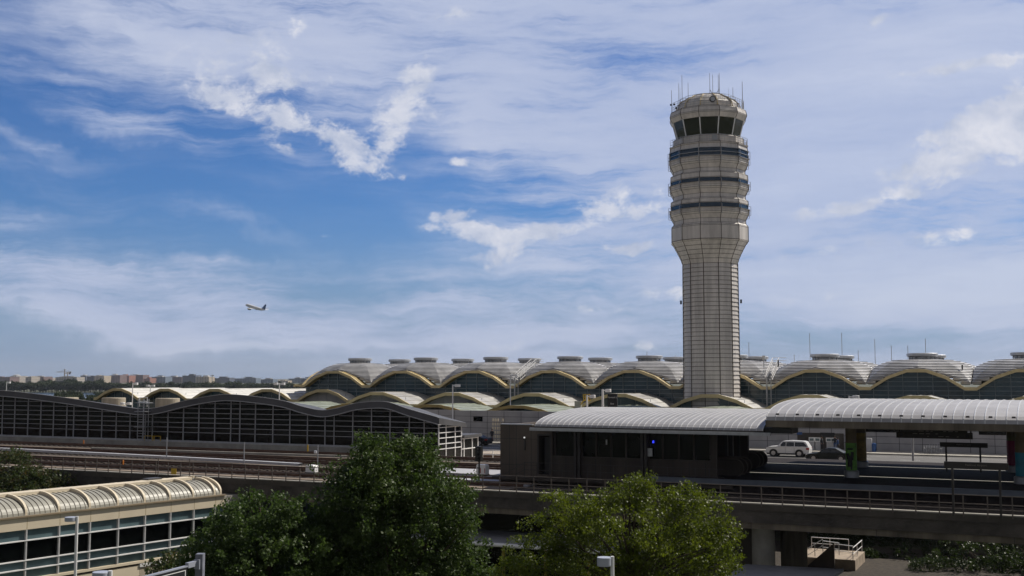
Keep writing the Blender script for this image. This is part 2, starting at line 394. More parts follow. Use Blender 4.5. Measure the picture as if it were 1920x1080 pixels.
fl = tl('flared_collar', [(51, 492), (54, 483.5), (53.4, 483.4), (57.5, 475), (57, 474.9), (61.6, 466.5), (61, 466.3), (65.7, 458), (65.2, 457.8), (70, 449.5), (72.5, 447)], MT['tower'])
bd = tl('blank_drum', [(72.5, 447), (72, 446), (72, 421), (71.5, 418.5), (68, 415.5), (67.5, 408)], MT['tower'])
levels = [(408, 399, 395, 387, 384.8, 378.5, 371, 368.5, 361, 0), (361, 352, 348, 339, 337, 331.5, 322, 320, 313.5, 1), (313.5, 304, 300, 290.5, 0, 0, 0, 0, 0, 2)]
for (a, b, c, d, e, f_, g_, h_, i_, q) in levels:
    o = tl('gallery_ring', [(67.5, a), (72, b), (74, c), (74, (c + d) / 2 + 1), (74.6, (c + d) / 2 + .6), (74.6, (c + d) / 2), (73.6, (c + d) / 2 - .3), (73.4, d + 1), (75.8, d + .8), (75.8, d), (73, d - .2)], MT['tower'])
    if q < 2:
        tl('window_band', [(72.2, d), (72.2, f_)], MT['bandg'], lines=False)
        tl('window_head_ring', [(73.4, f_), (73.4, f_ - 1), (73, f_ - 1), (72.6, g_), (68, h_), (67.5, i_)], MT['tower'])
    else:
        wb = tl('window_band', [(72.8, d), (73, 275)], MT['bandg'], lines=False)
        mbx = MB()
        for zz in (290, 283.2, 275.3): mbx.lathe(ring([(75.6, zz + .5), (75.6, zz - .5), (72.9, zz - .6), (72.9, zz + .6)]), 12, TWX, TWY, A0, False)
        mbx.build('window_ledges', MT['galv'], wb)
        tl('cornice', [(73.5, 274.6), (72, 267), (74, 266), (74, 264.6), (66, 264)], MT['tower'])
tl('parapet', [(66.5, 264.4), (66.5, 253), (64, 251.5), (60, 251)], MT['tower'])
# outrigger brackets at the silhouette
for k in range(12):
    a = A0 + 2 * math.pi * k / 12; c, s_ = math.cos(a), math.sin(a)
    for (yy, hh) in ((303, 28), (352, 19), (399, 19)):
        r_ = 77.2 * .0784; zz0, zz1 = tz(yy, 76), tz(yy - hh, 76); ri = r_ - .35; zm = (zz0 + zz1) / 2; mb = MB()
        q = lambda r, z: (TWX + r * c, TWY + r * s_, z)
        mb.tube([q(ri, zz0), q(r_, zz0 + .1), q(r_, zm), q(ri, zm), q(r_ + .02, zm), q(r_ + .02, zz1 - .1), q(ri, zz1)], .045, 4)
        mb.build('bracket_hoop', MT['galv'], tw)
cab = tl('cab_glass', [(58.5, 251), (66.5, 217.5)], MT['cabg'], joints=False, lines=False)
mb = MB()
for k in range(12):
    a = A0 + 2 * math.pi * k / 12; c, s_ = math.cos(a), math.sin(a)
    r0, r1 = 58.9 * .0784, 66.9 * .0784
    mb.tube([(TWX + r0 * c, TWY + r0 * s_, tz(251, 58.5)), (TWX + r1 * c, TWY + r1 * s_, tz(217.5, 66.5))], .10, 4)
mb.build('cab_mullions', MT['white'], cab)
ev = tl('eave', [(66, 218.5), (68.5, 217.5), (72.6, 208.5), (72.8, 206), (70.8, 198.5), (69, 197), (60, 196.5)], MT['tower'])
tl('roof_lantern', [(58, 197), (56.5, 187.5), (50, 182), (32, 175.8), (28, 175), (8, 174.8)], MT['tower'])
mb = MB()
for k in range(12):
    a = A0 + 2 * math.pi * k / 12; c, s_ = math.cos(a), math.sin(a)
    q = [(62 * .0784, tz(197, 66)), (58.5 * .0784, tz(187, 58)), (51 * .0784, tz(181.3, 51)), (33 * .0784, tz(175.2, 33))]
    mb.tube([(TWX + r * c, TWY + r * s_, z) for r, z in q], .09, 4)
mb.build('lantern_ribs', MT['cream'], tw)
def railing_ring(name, r, z0, z1, nsub, posts=.025, rails=3, parent=None):
    mb = MB(); P = []
    for k in range(12):
        a = A0 + 2 * math.pi * k / 12; b = a + math.pi / 6
        for j in range(nsub):
            u = j / nsub
            P.append((TWX + r * (math.cos(a) * (1 - u) + math.cos(b) * u), TWY + r * (math.sin(a) * (1 - u) + math.sin(b) * u)))
    for x, y in P: mb.tube([(x, y, z0), (x, y, z1)], posts, 4)
    for i in range(rails):
        z = z0 + (z1 - z0) * (i + 1) / rails
        mb.tube([(x, y, z) for x, y in P + P[:1]], .028, 4)
    return mb.build(name, MT['galv'], parent or tw)
railing_ring('catwalk_railing', 73 * .0784, tz(264.4, 74), tz(251, 74), 4)
railing_ring('roof_railing', 67.5 * .0784, tz(196.5, 68), tz(179.5, 68), 4, rails=4)
railing_ring('lantern_railing', 52 * .0784, tz(186, 52), tz(175, 52), 3, rails=2)
mb = MB()                                   # round beacon drum on the lantern
mb.tube([(TWX - .3, TWY - 5.75, tz(187, 70)), (TWX - .3, TWY - 5.45, tz(187, 70))], .44, 20); mb.cur = 1; mb.tube([(TWX - .3, TWY - 5.78, tz(187, 70)), (TWX - .3, TWY - 5.751, tz(187, 70))], .33, 20)
mb.build('beacon_drum', [MT['dkfr'], MT['galv']], tw)
mb = MB(); mb.box(TWX - .35, TWX + .35, TWY - 5.25, TWY - 5.2, tz(263, 66), tz(254, 66)); mb.build('wall_plate', MT['galv'], tw)
for i, (x, yt, yb, w) in enumerate(((1259, 169, 205, .05), (1272.5, 156, 190, .045), (1275, 164, 188, .025), (1278.5, 141, 188, .05), (1290, 155, 182, .045),
        (1330.5, 137, 172, .045), (1336, 140, 175, .045), (1346.5, 140, 174, .045), (1348.5, 137, 174, .05), (1366, 165, 180, .02), (1374, 164, 184, .05), (1391.5, 153, 198, .06), (1305, 173, 178, .02))):
    X, z1 = AY(x, yt, TWY - 1.5); _, z0 = AY(x, yb + 6, TWY - 1.5)
    mb = MB(); mb.tube([(X, TWY - 1.5, z0), (X, TWY - 1.5, z1)], w, 5, r1=w * .6)
    mb.build('whip_antenna', MT['galv'], tw)
mb = MB(); X0, zz = AY(1331, 174, TWY - 1.5); X1 = AY(1348, 174, TWY - 1.5)[0]
mb.tube([(X0, TWY - 1.5, zz + .5), (X0 + .3, TWY - 1.5, zz), (X1 - .3, TWY - 1.5, zz), (X1, TWY - 1.5, zz + .5)], .05, 5); mb.build('antenna_yoke', MT['galv'], tw)
for x, y in ((1262, 192), (1268, 191), (1272, 198)):
    X, zz = AY(x, y, TWY - 4.6); mb = MB(); mb.lathe([(.02, zz), (.14, zz + .05), (.14, zz + .25), (.02, zz + .32)], 8, X, TWY - 2.5); mb.build('floodlight', MT['black'], tw)
for sx, yy in ((-1, 565), (1, 563)):
    X = TWX + sx * 4.35; zz = tz(yy, 52); mb = MB(); mb.box(X - .12, X + .12, TWY - .5, TWY - .3, zz - .2, zz + .35); mb.build('obstruction_light', MT['black'], tw)

# ------------------------------------------------------------------ main terminal
TM = thing('terminal_building', 'long terminal with a row of stepped metal domes over arched blue-green glass walls', 'airport terminal', (-50, 164, 8))
LB = 13.7; FT = 164.0; ZV, ZP = 15.72, 18.15
ARC = [(0, 0), (.055, 0), (.227, .62), (.41, 1), (.59, 1), (.773, .62), (.945, 0), (1, 0)]
def arc_pts(s0, w, zv, zp, arc=ARC): return [(s0 + u * w, zv + v * (zp - zv)) for u, v in arc]
def off(p, d): return [(x, z - d) for x, z in p]
sA = AT(696, 724, FT)[0]
steps = [(2.15, 19.62)] + [(None, z) for z in np.linspace(19.40, 15.8, 19)]
def dome(cx, cy, z0=0, name='dome_roof'):
    mb = MB(); nphi = 64; H = LB / 2 - .03
    def rad(z): return 2.2 + 4.65 * (max(0, 19.6 - z) / 1.42) ** (1 / 2.14)
    def pt(phi, z, grow=0):
        m = (phi % (math.pi / 4)) - math.pi / 8
        r = rad(z) * math.cos(math.pi / 8) * 1.045 / math.cos(m) + grow
        lim = H / max(abs(math.cos(phi)), abs(math.sin(phi)))
        return min(r, lim), r >= lim
    zs = [19.6] + list(np.linspace(19.42, 15.9, 17))
    for a, b in zip(zs[:-1], zs[1:]):
        for k in range(nphi):
            p0, p1 = 2 * math.pi * k / nphi, 2 * math.pi * (k + 1) / nphi
            (r0t, c1), (r1t, c2) = pt(p0, a), pt(p1, a)
            if c1 and c2: continue
            (r0b, _), (r1b, _) = pt(p0, b, .13), pt(p1, b, .13)
            P = lambda r, p, z: (cx + r * math.cos(p), cy + r * math.sin(p), z + z0)
            mb.quad(P(r0t, p0, a), P(r1t, p1, a), P(r1b, p1, b + .07), P(r0b, p0, b + .07))
            mb.cur = 1; mb.quad(P(r0b, p0, b + .07), P(r1b, p1, b + .07), P(max(r1b - .3, .1), p1, b - .08), P(max(r0b - .3, .1), p0, b - .08)); mb.cur = 0  # step undersides coloured dark, shade put into the gaps
    return mb, nphi
def dome_obj(cx, cy):
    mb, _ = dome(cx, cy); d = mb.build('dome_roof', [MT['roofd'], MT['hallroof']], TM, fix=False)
    cp = MB(); cp.lathe([(1.55, 19.5), (1.55, 19.95), (2.0, 20.0), (2.15, 20.1), (2.15, 20.42), (2.0, 20.5), (.1, 20.55)], 24, cx, cy)
    cp.build('cupola', MT['galv'], d)
    cr = MB()
    for k in range(12):
        a = 2 * math.pi * k / 12; cr.box(cx + 1.75 * math.cos(a) - .08, cx + 1.75 * math.cos(a) + .08, cy + 1.75 * math.sin(a) - .08, cy + 1.75 * math.sin(a) + .08, 19.55, 19.99)
    cr.build('cupola_vents', MT['galv'], d)
NB = list(range(-1, 10))
for i in NB:
    s0 = sA + i * LB; a = arc_pts(s0, LB, ZV, ZP)
    dome_obj(s0 + LB / 2, FT + LB / 2)
    mb = MB(); mb.strip(a, off(a, .44), 'y', FT - 1.75, FT - 1.45)
    af = mb.build('arch_fascia', MT['cream'], TM)
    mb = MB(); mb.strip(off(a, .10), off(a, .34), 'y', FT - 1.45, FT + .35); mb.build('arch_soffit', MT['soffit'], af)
    mb = MB(); mb.prism([(s0, 8.2)] + off(a, .3) + [(s0 + LB, 8.2)], 'y', FT, FT + .2); gl = mb.build('glass_wall', MT['tglass'], TM)
    mb = MB()
    def ztop(x):
        u = (x - s0) / LB
        for (u0, v0), (u1, v1) in zip(ARC[:-1], ARC[1:]):
            if u0 <= u <= u1: return ZV + (ZP - ZV) * (v0 + (v1 - v0) * (u - u0) / (u1 - u0)) - .35
        return ZV - .35
    for k in range(7):
        x = s0 + (k + .5) * LB / 7; mb.box(x - .04, x + .04, FT - .10, FT - .012, 8.2, ztop(x))
    z = 9.0
    while z < ZP - .6:
        # horizontal runs only where the glass exists
        xs = [s0 + LB * j / 60 for j in range(61)]; ok = [x for x in xs if ztop(x) > z]
        if ok: mb.box(min(ok), max(ok), FT - .07, FT - .006, z - .04, z + .04)
        z += .62
    mb.build('mullion_grid', MT['mull'], gl)
for i in NB:
    dome_obj(sA + i * LB + LB / 2, FT + LB * 1.5)
mb = MB(); mb.box(sA - LB - .01, sA + 10 * LB, FT + .25, FT + 2 * LB, 8.2, 15.4); mb.build('body', MT['tile'], TM)
mb = MB(); a = [(FT + u * 2 * LB / 2, ZV + v * (ZP - ZV)) for u, v in ARC]; a = [(FT - 1.6, ZV + .05)] + a
mb.strip(a, off(a, .42), 'x', sA - LB - 1.5, sA - LB - 1.2); mb.strip(off(a, .05), off(a, .3), 'x', sA - LB - 1.2, sA - LB + .2); mb.build('side_fascia', MT['cream'], TM)

# lower roofs in front of the glass, and the kerbside canopies
def arch_bay(root, s0, w, t0, t1, zv, zp, roofmat, fmat, wallmat, wall_t=None, th=.16, fas=.5, over=.25, seams=11):
    a = arc_pts(s0, w, zv, zp)
    mb = MB(); mb.strip(a, off(a, th), 'y', t0 + .01, t1); rf = mb.build('vault_roof', roofmat, root)
    mb = MB()
    if seams:
        for k in range(seams):
            u = (k + .5) / seams; x = s0 + u * w
            for (u0, v0), (u1, v1) in zip(ARC[:-1], ARC[1:]):
                if u0 <= u <= u1: z = zv + (zp - zv) * (v0 + (v1 - v0) * (u - u0) / (u1 - u0)); break
            mb.box(x - .03, x + .03, t0 + .05, t1, z - .05, z + .07)
        mb.build('roof_seams', roofmat, rf)
    b = [(x, z + .06) for x, z in a]
    mb = MB(); mb.strip(b, off(b, fas), 'y', t0 - over, t0); f = mb.build('arch_fascia', fmat, root)
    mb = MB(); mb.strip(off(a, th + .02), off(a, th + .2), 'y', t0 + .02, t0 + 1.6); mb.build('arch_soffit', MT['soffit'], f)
    if wallmat:
        wt = wall_t or t0 + 1.2
        mb = MB(); mb.prism([(s0, zv - 2.6)] + off(a, .3) + [(s0 + w, zv - 2.6)], 'y', wt, wt + .15); wl = mb.build('gable_panel', wallmat, root)
        mb = MB()
        for k in range(1, 6):
            x = s0 + w * k / 6; mb.box(x - .03, x + .03, wt - .04, wt, zv - 2.5, zv + (zp - zv) * .6)
        mb.build('gable_mullions', MT['mull'], wl)
TB = 153.9; sB = AT(708, 738, TB)[0] - LB / 2
lo = thing('departures_roofs', 'low arched roofs with cream fascias in front of the terminal glass wall', 'roof', (sB, TB, 8))
for i in range(0, 10): arch_bay(lo, sB + i * LB, LB, TB, FT - .02, 12.75, 14.62, MT['roofm'], MT['cream'], MT['tile'] if i < 2 else MT['gglass'])
TC = 142.5; sC = AT(810, 760, TC)[0] - LB / 2 - LB
kc = thing('kerbside_canopies', 'pale green glazed canopies with ochre edges over the terminal kerb', 'canopy', (sC, TC, 8))
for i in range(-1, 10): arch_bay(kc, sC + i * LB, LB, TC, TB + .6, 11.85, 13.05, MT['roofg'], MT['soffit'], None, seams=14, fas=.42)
LW = 11.75; TW_ = 160.0; sW = AT(605, 735, TW_)[0] - LW / 2
wg = thing('terminal_wing', 'low terminal wing with white vault roofs and cream arches beside the domed terminal', 'terminal wing', (sW, TW_, 8))
for i in range(-4, 1):
    arch_bay(wg, sW + i * LW, LW, TW_, 176 if i < 0 else FT - .3, 13.15, 14.92, MT['roofw'], MT['cream'], MT['tglass'] if i < 0 else MT['tile'], seams=12)
mb = MB(); mb.box(sW - 4 * LW - .02, sW, TW_ + 1.4, 176, .1, 12.6); mb.build('body', MT['tglass'], wg)

# panelled wall behind the upper road
TWL = 140.0
wl = thing('panelled_wall', 'long pale panelled wall with dark openings behind the upper roadway', 'wall', (0, TWL, 8.2))
mb = MB(); mb.box(-92, 40, TWL, TWL + .3, 8.2, 12.4); mb.build('panels', MT['tile'], wl)
mb = MB()
x = -92
while x < 40: mb.box(x - .03, x + .03, TWL - .012, TWL + .01, 8.2, 12.4); x += 2.6
for z in (9.2, 10.0, 10.8, 11.6): mb.box(-92, 40, TWL - .008, TWL + .01, z - .025, z + .025)
mb.build('panel_joints', MT['tileg'], wl)
for (xa, xb, ya, yb) in ((1495, 1583, 811, 850), (1622, 1690, 803, 811), (1835, 1888, 806, 816), (888, 905, 781, 790)):
    s0, z1 = AT(xa, ya, TWL); s1, z0 = AT(xb, yb, TWL)
    mb = MB(); mb.box(s0, s1, TWL - .05, TWL - .02, max(z0, 8.25), z1); mb.build('dark_opening', MT['bglass'] if yb < 840 else MT['conc_dk'], wl)
s0, z1 = AT(1538, 811, TWL - .1); s1, z0 = AT(1565, 819, TWL - .1)
mb = MB(); mb.box(s0, s1, TWL - .12, TWL - .06, z0, z1); mb.build('hanging_sign', MT['black'], wl)
s0, z1 = AT(1494, 810, TWL - .1); s1, z0 = AT(1504, 815, TWL - .1)
mb = MB(); mb.box(s0, s1, TWL - .12, TWL - .06, z0, z1); mb.build('blue_sign', MT['blue'], wl)
# sunlit patterned screen and curb near the crossing
s0, z1 = AT(922, 783, 138.8); s1, z0 = AT(945, 830, 138.8)
mb = MB()
for r_ in range(6):
    for c_ in range(5):
        w = (s1 - s0) / 5; h = (z1 - z0) / 6
        if (r_ * 7 + c_ * 3) % 11 == 0: continue
        mb.box(s0 + c_ * w + .05, s0 + c_ * w + w * .75, 138.8, 138.86, z0 + r_ * h + .06, z0 + r_ * h + h * .8)
solo(mb, 'perforated_screen', MT['cream_w'], 'pale slotted screen of bright openings beside the brown station wall', 'screen', (s0, 138.8, z0))

# ------------------------------------------------------------------ roads, decks and barriers
g = MB(); g.box(-150, -26, 100.6, 118.5, 7.4, 8.2); g.box(-150, 60, 118.51, 139.9, 7.4, 8.2); struct(g, 'upper_road', MT['road'], (0, 120, 8.2))
g = MB(); g.quad((-150, 124.3, 8.204), (60, 124.3, 8.204), (60, 134.5, 8.204), (-150, 134.5, 8.204)); struct(g, 'asphalt_lane', mat('grey asphalt lane', (.13, .125, .12), .9, var=.15, scale=.6), (0, 128, 8.2))
g = MB()
for k in range(40): g.box(-140 + k * 5, -138 + k * 5, 127.0, 127.12, 8.208, 8.212)
g.box(-150, 60, 131.5, 131.6, 8.208, 8.212); struct(g, 'road_markings', MT['txt'], (0, 127, 8.2))
g = MB(); g.box(-150, 60, 134.5, 139.8, 8.205, 8.36); struct(g, 'kerb_pavement', MT['conc_lt'], (0, 137, 8.3))
DZ = 9.1                                     # track deck
VT = 67.7
g = MB(); g.box(-150, 60, VT + .1, 100.0, 8.3, DZ); struct(g, 'track_deck', MT['deck'], (0, 80, DZ))
bar = MB(); bar.box(-150, AT(818, 800, 101.8)[0] - .2, 100.0, 100.5, 8.3, 9.62); bar.box(-22, 60, 100.0, 100.4, 8.3, 9.55)
solo(bar, 'concrete_barrier', MT['conc_lt'], 'long concrete barrier wall between the tracks and the upper road', 'barrier', (-60, 100, 8.3))
p0_ = AT(1431, 1000, 71)[0]
vd = thing('rail_viaduct', 'long grey concrete rail viaduct with edge girder crossing the whole view', 'viaduct', (0, VT, 0))
mb = MB(); mb.prism([(VT + .22, 9.04), (VT + .5, 9.04), (VT + .5, 8.2), (VT + 1.4, 8.0), (VT + 1.4, 7.93), (VT + .22, 7.93)], 'x', -150, 60); mb.cur = 1
for d in np.arange(-58, 30, 7.25): mb.box(p0_ + d - .02, p0_ + d + .02, VT + .212, VT + .24, 7.94, 9.03)
mb.build('edge_girder', [MT['conc'], MT['dkfr']], vd)
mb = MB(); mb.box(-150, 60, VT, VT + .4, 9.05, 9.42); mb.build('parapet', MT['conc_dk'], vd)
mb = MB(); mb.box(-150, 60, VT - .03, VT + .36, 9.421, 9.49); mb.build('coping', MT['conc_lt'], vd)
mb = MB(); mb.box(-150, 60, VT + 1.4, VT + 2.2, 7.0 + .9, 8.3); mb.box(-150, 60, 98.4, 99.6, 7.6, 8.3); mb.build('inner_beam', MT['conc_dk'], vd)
p1_ = AT(1431, 1000, 71)[0]; p2_ = AT(1487, 1000, 75)[0]
for d in (-58, -29, 0, 29):
    mb = MB(); mb.lathe([(.74, .02), (.7, 7.92)], 28, p1_ + d, 71); mb.build('pier_column', MT['conc_lt'], vd)  # pale concrete carries the sunlit tone of this column
    mb = MB(); mb.lathe([(.85, .02), (.85, 7.5)], 28, p2_ + d, 75.2); mb.build('pier_column', MT['conc'], vd)  # darker concrete carries the shade on this column
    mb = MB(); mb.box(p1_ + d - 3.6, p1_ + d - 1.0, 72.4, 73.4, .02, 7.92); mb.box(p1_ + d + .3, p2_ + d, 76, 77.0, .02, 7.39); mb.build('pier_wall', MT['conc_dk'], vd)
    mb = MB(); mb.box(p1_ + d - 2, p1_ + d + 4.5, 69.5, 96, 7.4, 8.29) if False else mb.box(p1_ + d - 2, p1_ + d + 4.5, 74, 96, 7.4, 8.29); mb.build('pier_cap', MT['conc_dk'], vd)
fc = thing('viaduct_railing', 'brown three-bar steel railing along the near edge of the viaduct', 'railing', (0, VT, 9.4))
mb = MB()
for i, z in enumerate((10.5, 10.02, 9.74)): mb.box(-150, 60, VT - .03, VT + .02, z - .022, z + .022)
mb.build('rails', MT['rail'], fc)
s = SX0 = AT(1507, 930, VT)[0] - 1.25 * 75
posts = MB(); n = 0
pm = None
while s < 22:
    if n == 0:
        mb = MB(); mb.box(s - .035, s + .035, VT - .065, VT - .032, 9.3, 10.53); pm = mb.build('post', MT['rail'], fc)
    elif n < 98:
        c = pm.copy(); C.objects.link(c); c.parent = fc; c.location = (n * 1.25, 0, 0)
    n += 1; s += 1.25
# tracks: ballast, sleepers' dark band, rails, cover boards
g = MB(); g.box(-150, -33.9, 69.6, 98.6, DZ, DZ + .12); g.box(-33.8, 60, VT + .8, 74.2, DZ, DZ + .12); struct(g, 'ballast_bed', MT['ballast'], (0, 84, DZ))
wk = MB(); wk.box(-150, -34, 70.2, 71.3, DZ + .12, DZ + .22); wk.box(-150, -34, 79.2, 80.0, DZ + .12, DZ + .3); wk.box(-150, -34, 90.6, 91.2, DZ + .12, DZ + .2); struct(wk, 'track_walkway', mat('tan walkway', (.20, .155, .115), .85, var=.25, scale=1), (-60, 71, DZ))
for i, (t, s0, s1, what) in enumerate(((73.2, -150, -34, 'nearest'), (77.6, -150, -34, 'second'), (84.2, -150, -34, 'third'), (87.8, -150, -34, 'fourth'), (94.5, -150, -34, 'farthest'))):
    r = thing('railway_track', f'{what} rusty running track on ballast left of the station', 'railway track', (s0, t, DZ), group='tracks on the viaduct')
    mb = MB(); mb.box(s0, s1, t - .75, t - .68, DZ + .2, DZ + .36); mb.build('rail', MT['rust'], r)
    mb = MB(); mb.box(s0, s1, t + .68, t + .75, DZ + .2, DZ + .36); mb.build('rail', MT['rust'], r)
    mb = MB(); k = s0
    while k < s1 - .3: mb.box(k, k + .25, t - 1.2, t + 1.2, DZ + .12, DZ + .2); k += .8
    sl = mb.build('sleepers', MT['brown'], r); sl['kind'] = 'stuff'
def curved_board(name, label, s0, s1, t0, t1, z, w, m, bend=0):
    mb = MB(); K_ = 24; top = []
    for i in range(K_ + 1):
        u = i / K_; top.append((s0 + (s1 - s0) * u, t0 + (t1 - t0) * u + bend * u * (1 - u) * 4))
    for (a0, b0), (a1, b1) in zip(top[:-1], top[1:]):
        mb.add([(a0, b0, z - .22), (a1, b1, z - .22), (a1, b1 + w, z - .22), (a0, b0 + w, z - .22), (a0, b0, z), (a1, b1, z), (a1, b1 + w, z), (a0, b0 + w, z)],
               [(0, 3, 2, 1), (4, 5, 6, 7), (0, 1, 5, 4), (2, 3, 7, 6)])
    return solo(mb, name, m, label, 'cover board', (s0, t0, z))
sl_, tl_ = AZ(20, 842, 9.75); sr_, tr_ = AZ(560, 869, 9.75)
curved_board('third_rail_cover', 'long pale grey third-rail cover curving across the left tracks', sl_ - 12, sr_, tl_ + 1.2, tr_, 9.75, .55, MT['cover'], .5)
a1, b1 = AZ(170, 839, 9.6); a2, b2 = AZ(650, 854, 9.6)
curved_board('third_rail_cover', 'thin cream third-rail cover farther back on the left tracks', a1, a2, b1, b2, 9.6, .25, MT['conc_lt'])
a1 = AZ(835, 880, 9.5)[0]
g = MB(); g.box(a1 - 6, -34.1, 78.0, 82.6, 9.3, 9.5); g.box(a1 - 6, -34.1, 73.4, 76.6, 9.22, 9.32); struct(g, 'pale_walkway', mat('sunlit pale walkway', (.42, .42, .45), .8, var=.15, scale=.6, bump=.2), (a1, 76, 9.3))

# ------------------------------------------------------------------ glass hall with the wave roof
HT = 101.8
hall = thing('wave_roof_hall', 'long dark glass hall under a wavy grey roof with pale window grid', 'station hall', (-70, HT, 8.2))
wave = [(-260, 742), (-180, 731), (-90, 728), (0, 732), (50, 736.5), (125, 746), (190, 756), (250, 765), (270, 766.5), (300, 763), (350, 750.5), (400, 741.5), (432, 739.5), (480, 743.5), (530, 751), (567, 762), (602, 769), (630, 765.5), (667, 756), (705, 752.5), (730, 754.5), (767, 767), (817, 781)]
def cat(P, n=8):
    out = []
    for i in range(len(P) - 1):
        p0, p1, p2, p3 = P[max(i - 1, 0)], P[i], P[i + 1], P[min(i + 2, len(P) - 1)]
        for k in range(n):
            t = k / n; out.append(tuple(.5 * (2 * p1[j] + (p2[j] - p0[j]) * t + (2 * p0[j] - 5 * p1[j] + 4 * p2[j] - p3[j]) * t * t + (3 * p1[j] - p0[j] - 3 * p2[j] + p3[j]) * t ** 3) for j in (0, 1)))
    return out + [P[-1]]
WV = cat([AT(x, y, HT - .6) for x, y in wave], 6)
def wz(s):
    for (a, z0), (b, z1) in zip(WV[:-1], WV[1:]):
        if a <= s <= b: return z0 + (z1 - z0) * (s - a) / (b - a)
    return WV[0][1] if s < WV[0][0] else WV[-1][1]
SE = WV[-1][0]; DEP = 5.0
roofp = WV + [(SE + .4, WV[-1][1] - .12)]
mb = MB()
for (a_, za_), (b_, zb_) in zip(roofp[:-1], roofp[1:]):
    y0_, y1_, dr_ = HT - .6, HT + DEP + .4, .75
    mb.add([(a_, y0_, za_ - .68), (b_, y0_, zb_ - .68), (b_, y1_, zb_ - .45 - dr_), (a_, y1_, za_ - .45 - dr_), (a_, y0_, za_), (b_, y0_, zb_), (b_, y1_, zb_ - dr_), (a_, y1_, za_ - dr_)],
           [(0, 3, 2, 1), (4, 5, 6, 7), (0, 1, 5, 4), (2, 3, 7, 6)])
mb.quad((b_, y0_, zb_ - .68), (b_, y1_, zb_ - .45 - dr_), (b_, y1_, zb_ - dr_), (b_, y0_, zb_))
rf = mb.build('wave_roof', MT['hallroof'], hall)
mb = MB(); e = [(s, z - .68) for s, z in roofp]; mb.strip(e, off(e, .07), 'y', HT - .75, HT - .1); mb.strip(off(roofp, -.03), off(roofp, .03), 'y', HT - .66, HT - .6); mb.build('eave_trim', MT['frame'], rf)
z0h = 9.7
g0 = WV[0][0]
gp = [(s, z - .72) for s, z in WV]
mb = MB(); mb.prism([(SE - .05, z0h)] + [(g0, z0h)] + gp, 'y', HT + .1, HT + .25); gl = mb.build('glass_wall', MT['bglass'], hall)
mb = MB(); mb.box(g0, SE - .1, HT - .25, HT + .2, 9.5, 9.72); mb.build('sill', MT['frame'], hall)
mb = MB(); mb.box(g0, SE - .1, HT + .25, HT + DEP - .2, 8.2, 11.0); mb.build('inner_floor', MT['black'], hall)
# vertical mullions as measured, horizontals every half metre
xs = [x for x in (3, 26, 51, 75, 99, 124, 137, 164, 190, 217, 243, 272, 285, 314, 343, 372, 402, 432, 449, 478, 511, 543, 576, 609, 626, 661, 696, 731, 767, 795)]
ss_ = [AT(x, 815, HT)[0] for x in xs]
while ss_[-1] > g0 and len(ss_) < 60: ss_.append(min(ss_) - 1.55)
for s in ss_:
    if s > g0: vm = MB(); vm.box(s - .035, s + .035, HT - .02, HT + .098, z0h, wz(s) - .71); vm.build('mullion', MT['frame'], gl)
hm_ = MB()
z = z0h + .95
while z < 14.5:
    run = None; s = g0
    while s < SE:
        ok = wz(s) - .78 > z
        if ok and run is None: run = s
        if (not ok) and run is not None: hm_.box(run, s, HT + .0, HT + .095, z - .024, z + .024); run = None
        s += .25
    if run is not None: hm_.box(run, SE - .05, HT + .0, HT + .095, z - .024, z + .024)
    z += .56
hm_.build('transoms', MT['frame'], gl)
# end wall, stepping down to the low annex
zt = wz(SE) - .70; zk = wz(SE) - 1.12
ew = MB(); ew.prism([(HT + .26, 6.2), (HT + DEP, 6.2), (HT + DEP, zk), (HT + .26, zt)], 'x', SE - .16, SE - .06); ew.build('end_glass', MT['bglass'], hall)
ew = MB()
for t, q_ in ((HT + .05, zt), (HT + 1.6, zt - .13), (HT + 3.6, zt - .3), (HT + DEP, zk)): ew.box(SE - .06, SE + .04, t - .05, t + .05, 6.2, q_)
for z in (zk - .05, zk - .6, zk - 1.15, zk - 1.75, 9.6, 8.4): ew.box(SE - .05, SE + .07, HT + .1, HT + DEP, z - .04, z + .04)
ew.build('end_frame', MT['white'], hall)
zx = AT(866, 817, HT + DEP)[1]; sx1 = SE
an = thing('glazed_annex', 'small low glazed box with grey flat roof behind the hall end', 'annex', (SE, HT + DEP, 8.2))
mb = MB(); mb.box(SE - 4, SE + .3, HT + DEP + .12, HT + DEP + 4.3, zx - .25, zx + .05); mb.build('flat_roof', MT['hallroof'], an)
mb = MB(); mb.box(SE - 4, SE - .08, HT + DEP + .2, HT + DEP + 3.9, 6.2, zx - .26); mb.build('glass_box', MT['bglass'], an)
mb = MB()
for t in (HT + DEP + .6, HT + DEP + 2.5, HT + DEP + 3.85): mb.box(SE - .07, SE + .04, t - .05, t + .05, 6.2, zx - .26)
for z in (zx - .35, 9.35, 8.3): mb.box(SE - .06, SE + .07, HT + DEP + .1, HT + DEP + 3.9, z - .045, z + .045)
mb.build('frame', MT['white'], an)
# railing beyond the annex
rr = MB(); s0 = AT(903, 850, 105)[0]; s1 = s0 + 2.6
for k in range(3): s = s0 + (s1 - s0) * k / 2; rr.box(s - .04, s + .04, 105.0, 105.06, 8.2, 9.5)
for z in (9.45, 9.0): rr.box(s0, s1, 104.94, 105.0, z - .04, z + .04)
solo(rr, 'white_railing', MT['white'], 'white pipe railing between the glazed annex and the brown station wall', 'railing', (s0, 105, 8.2))

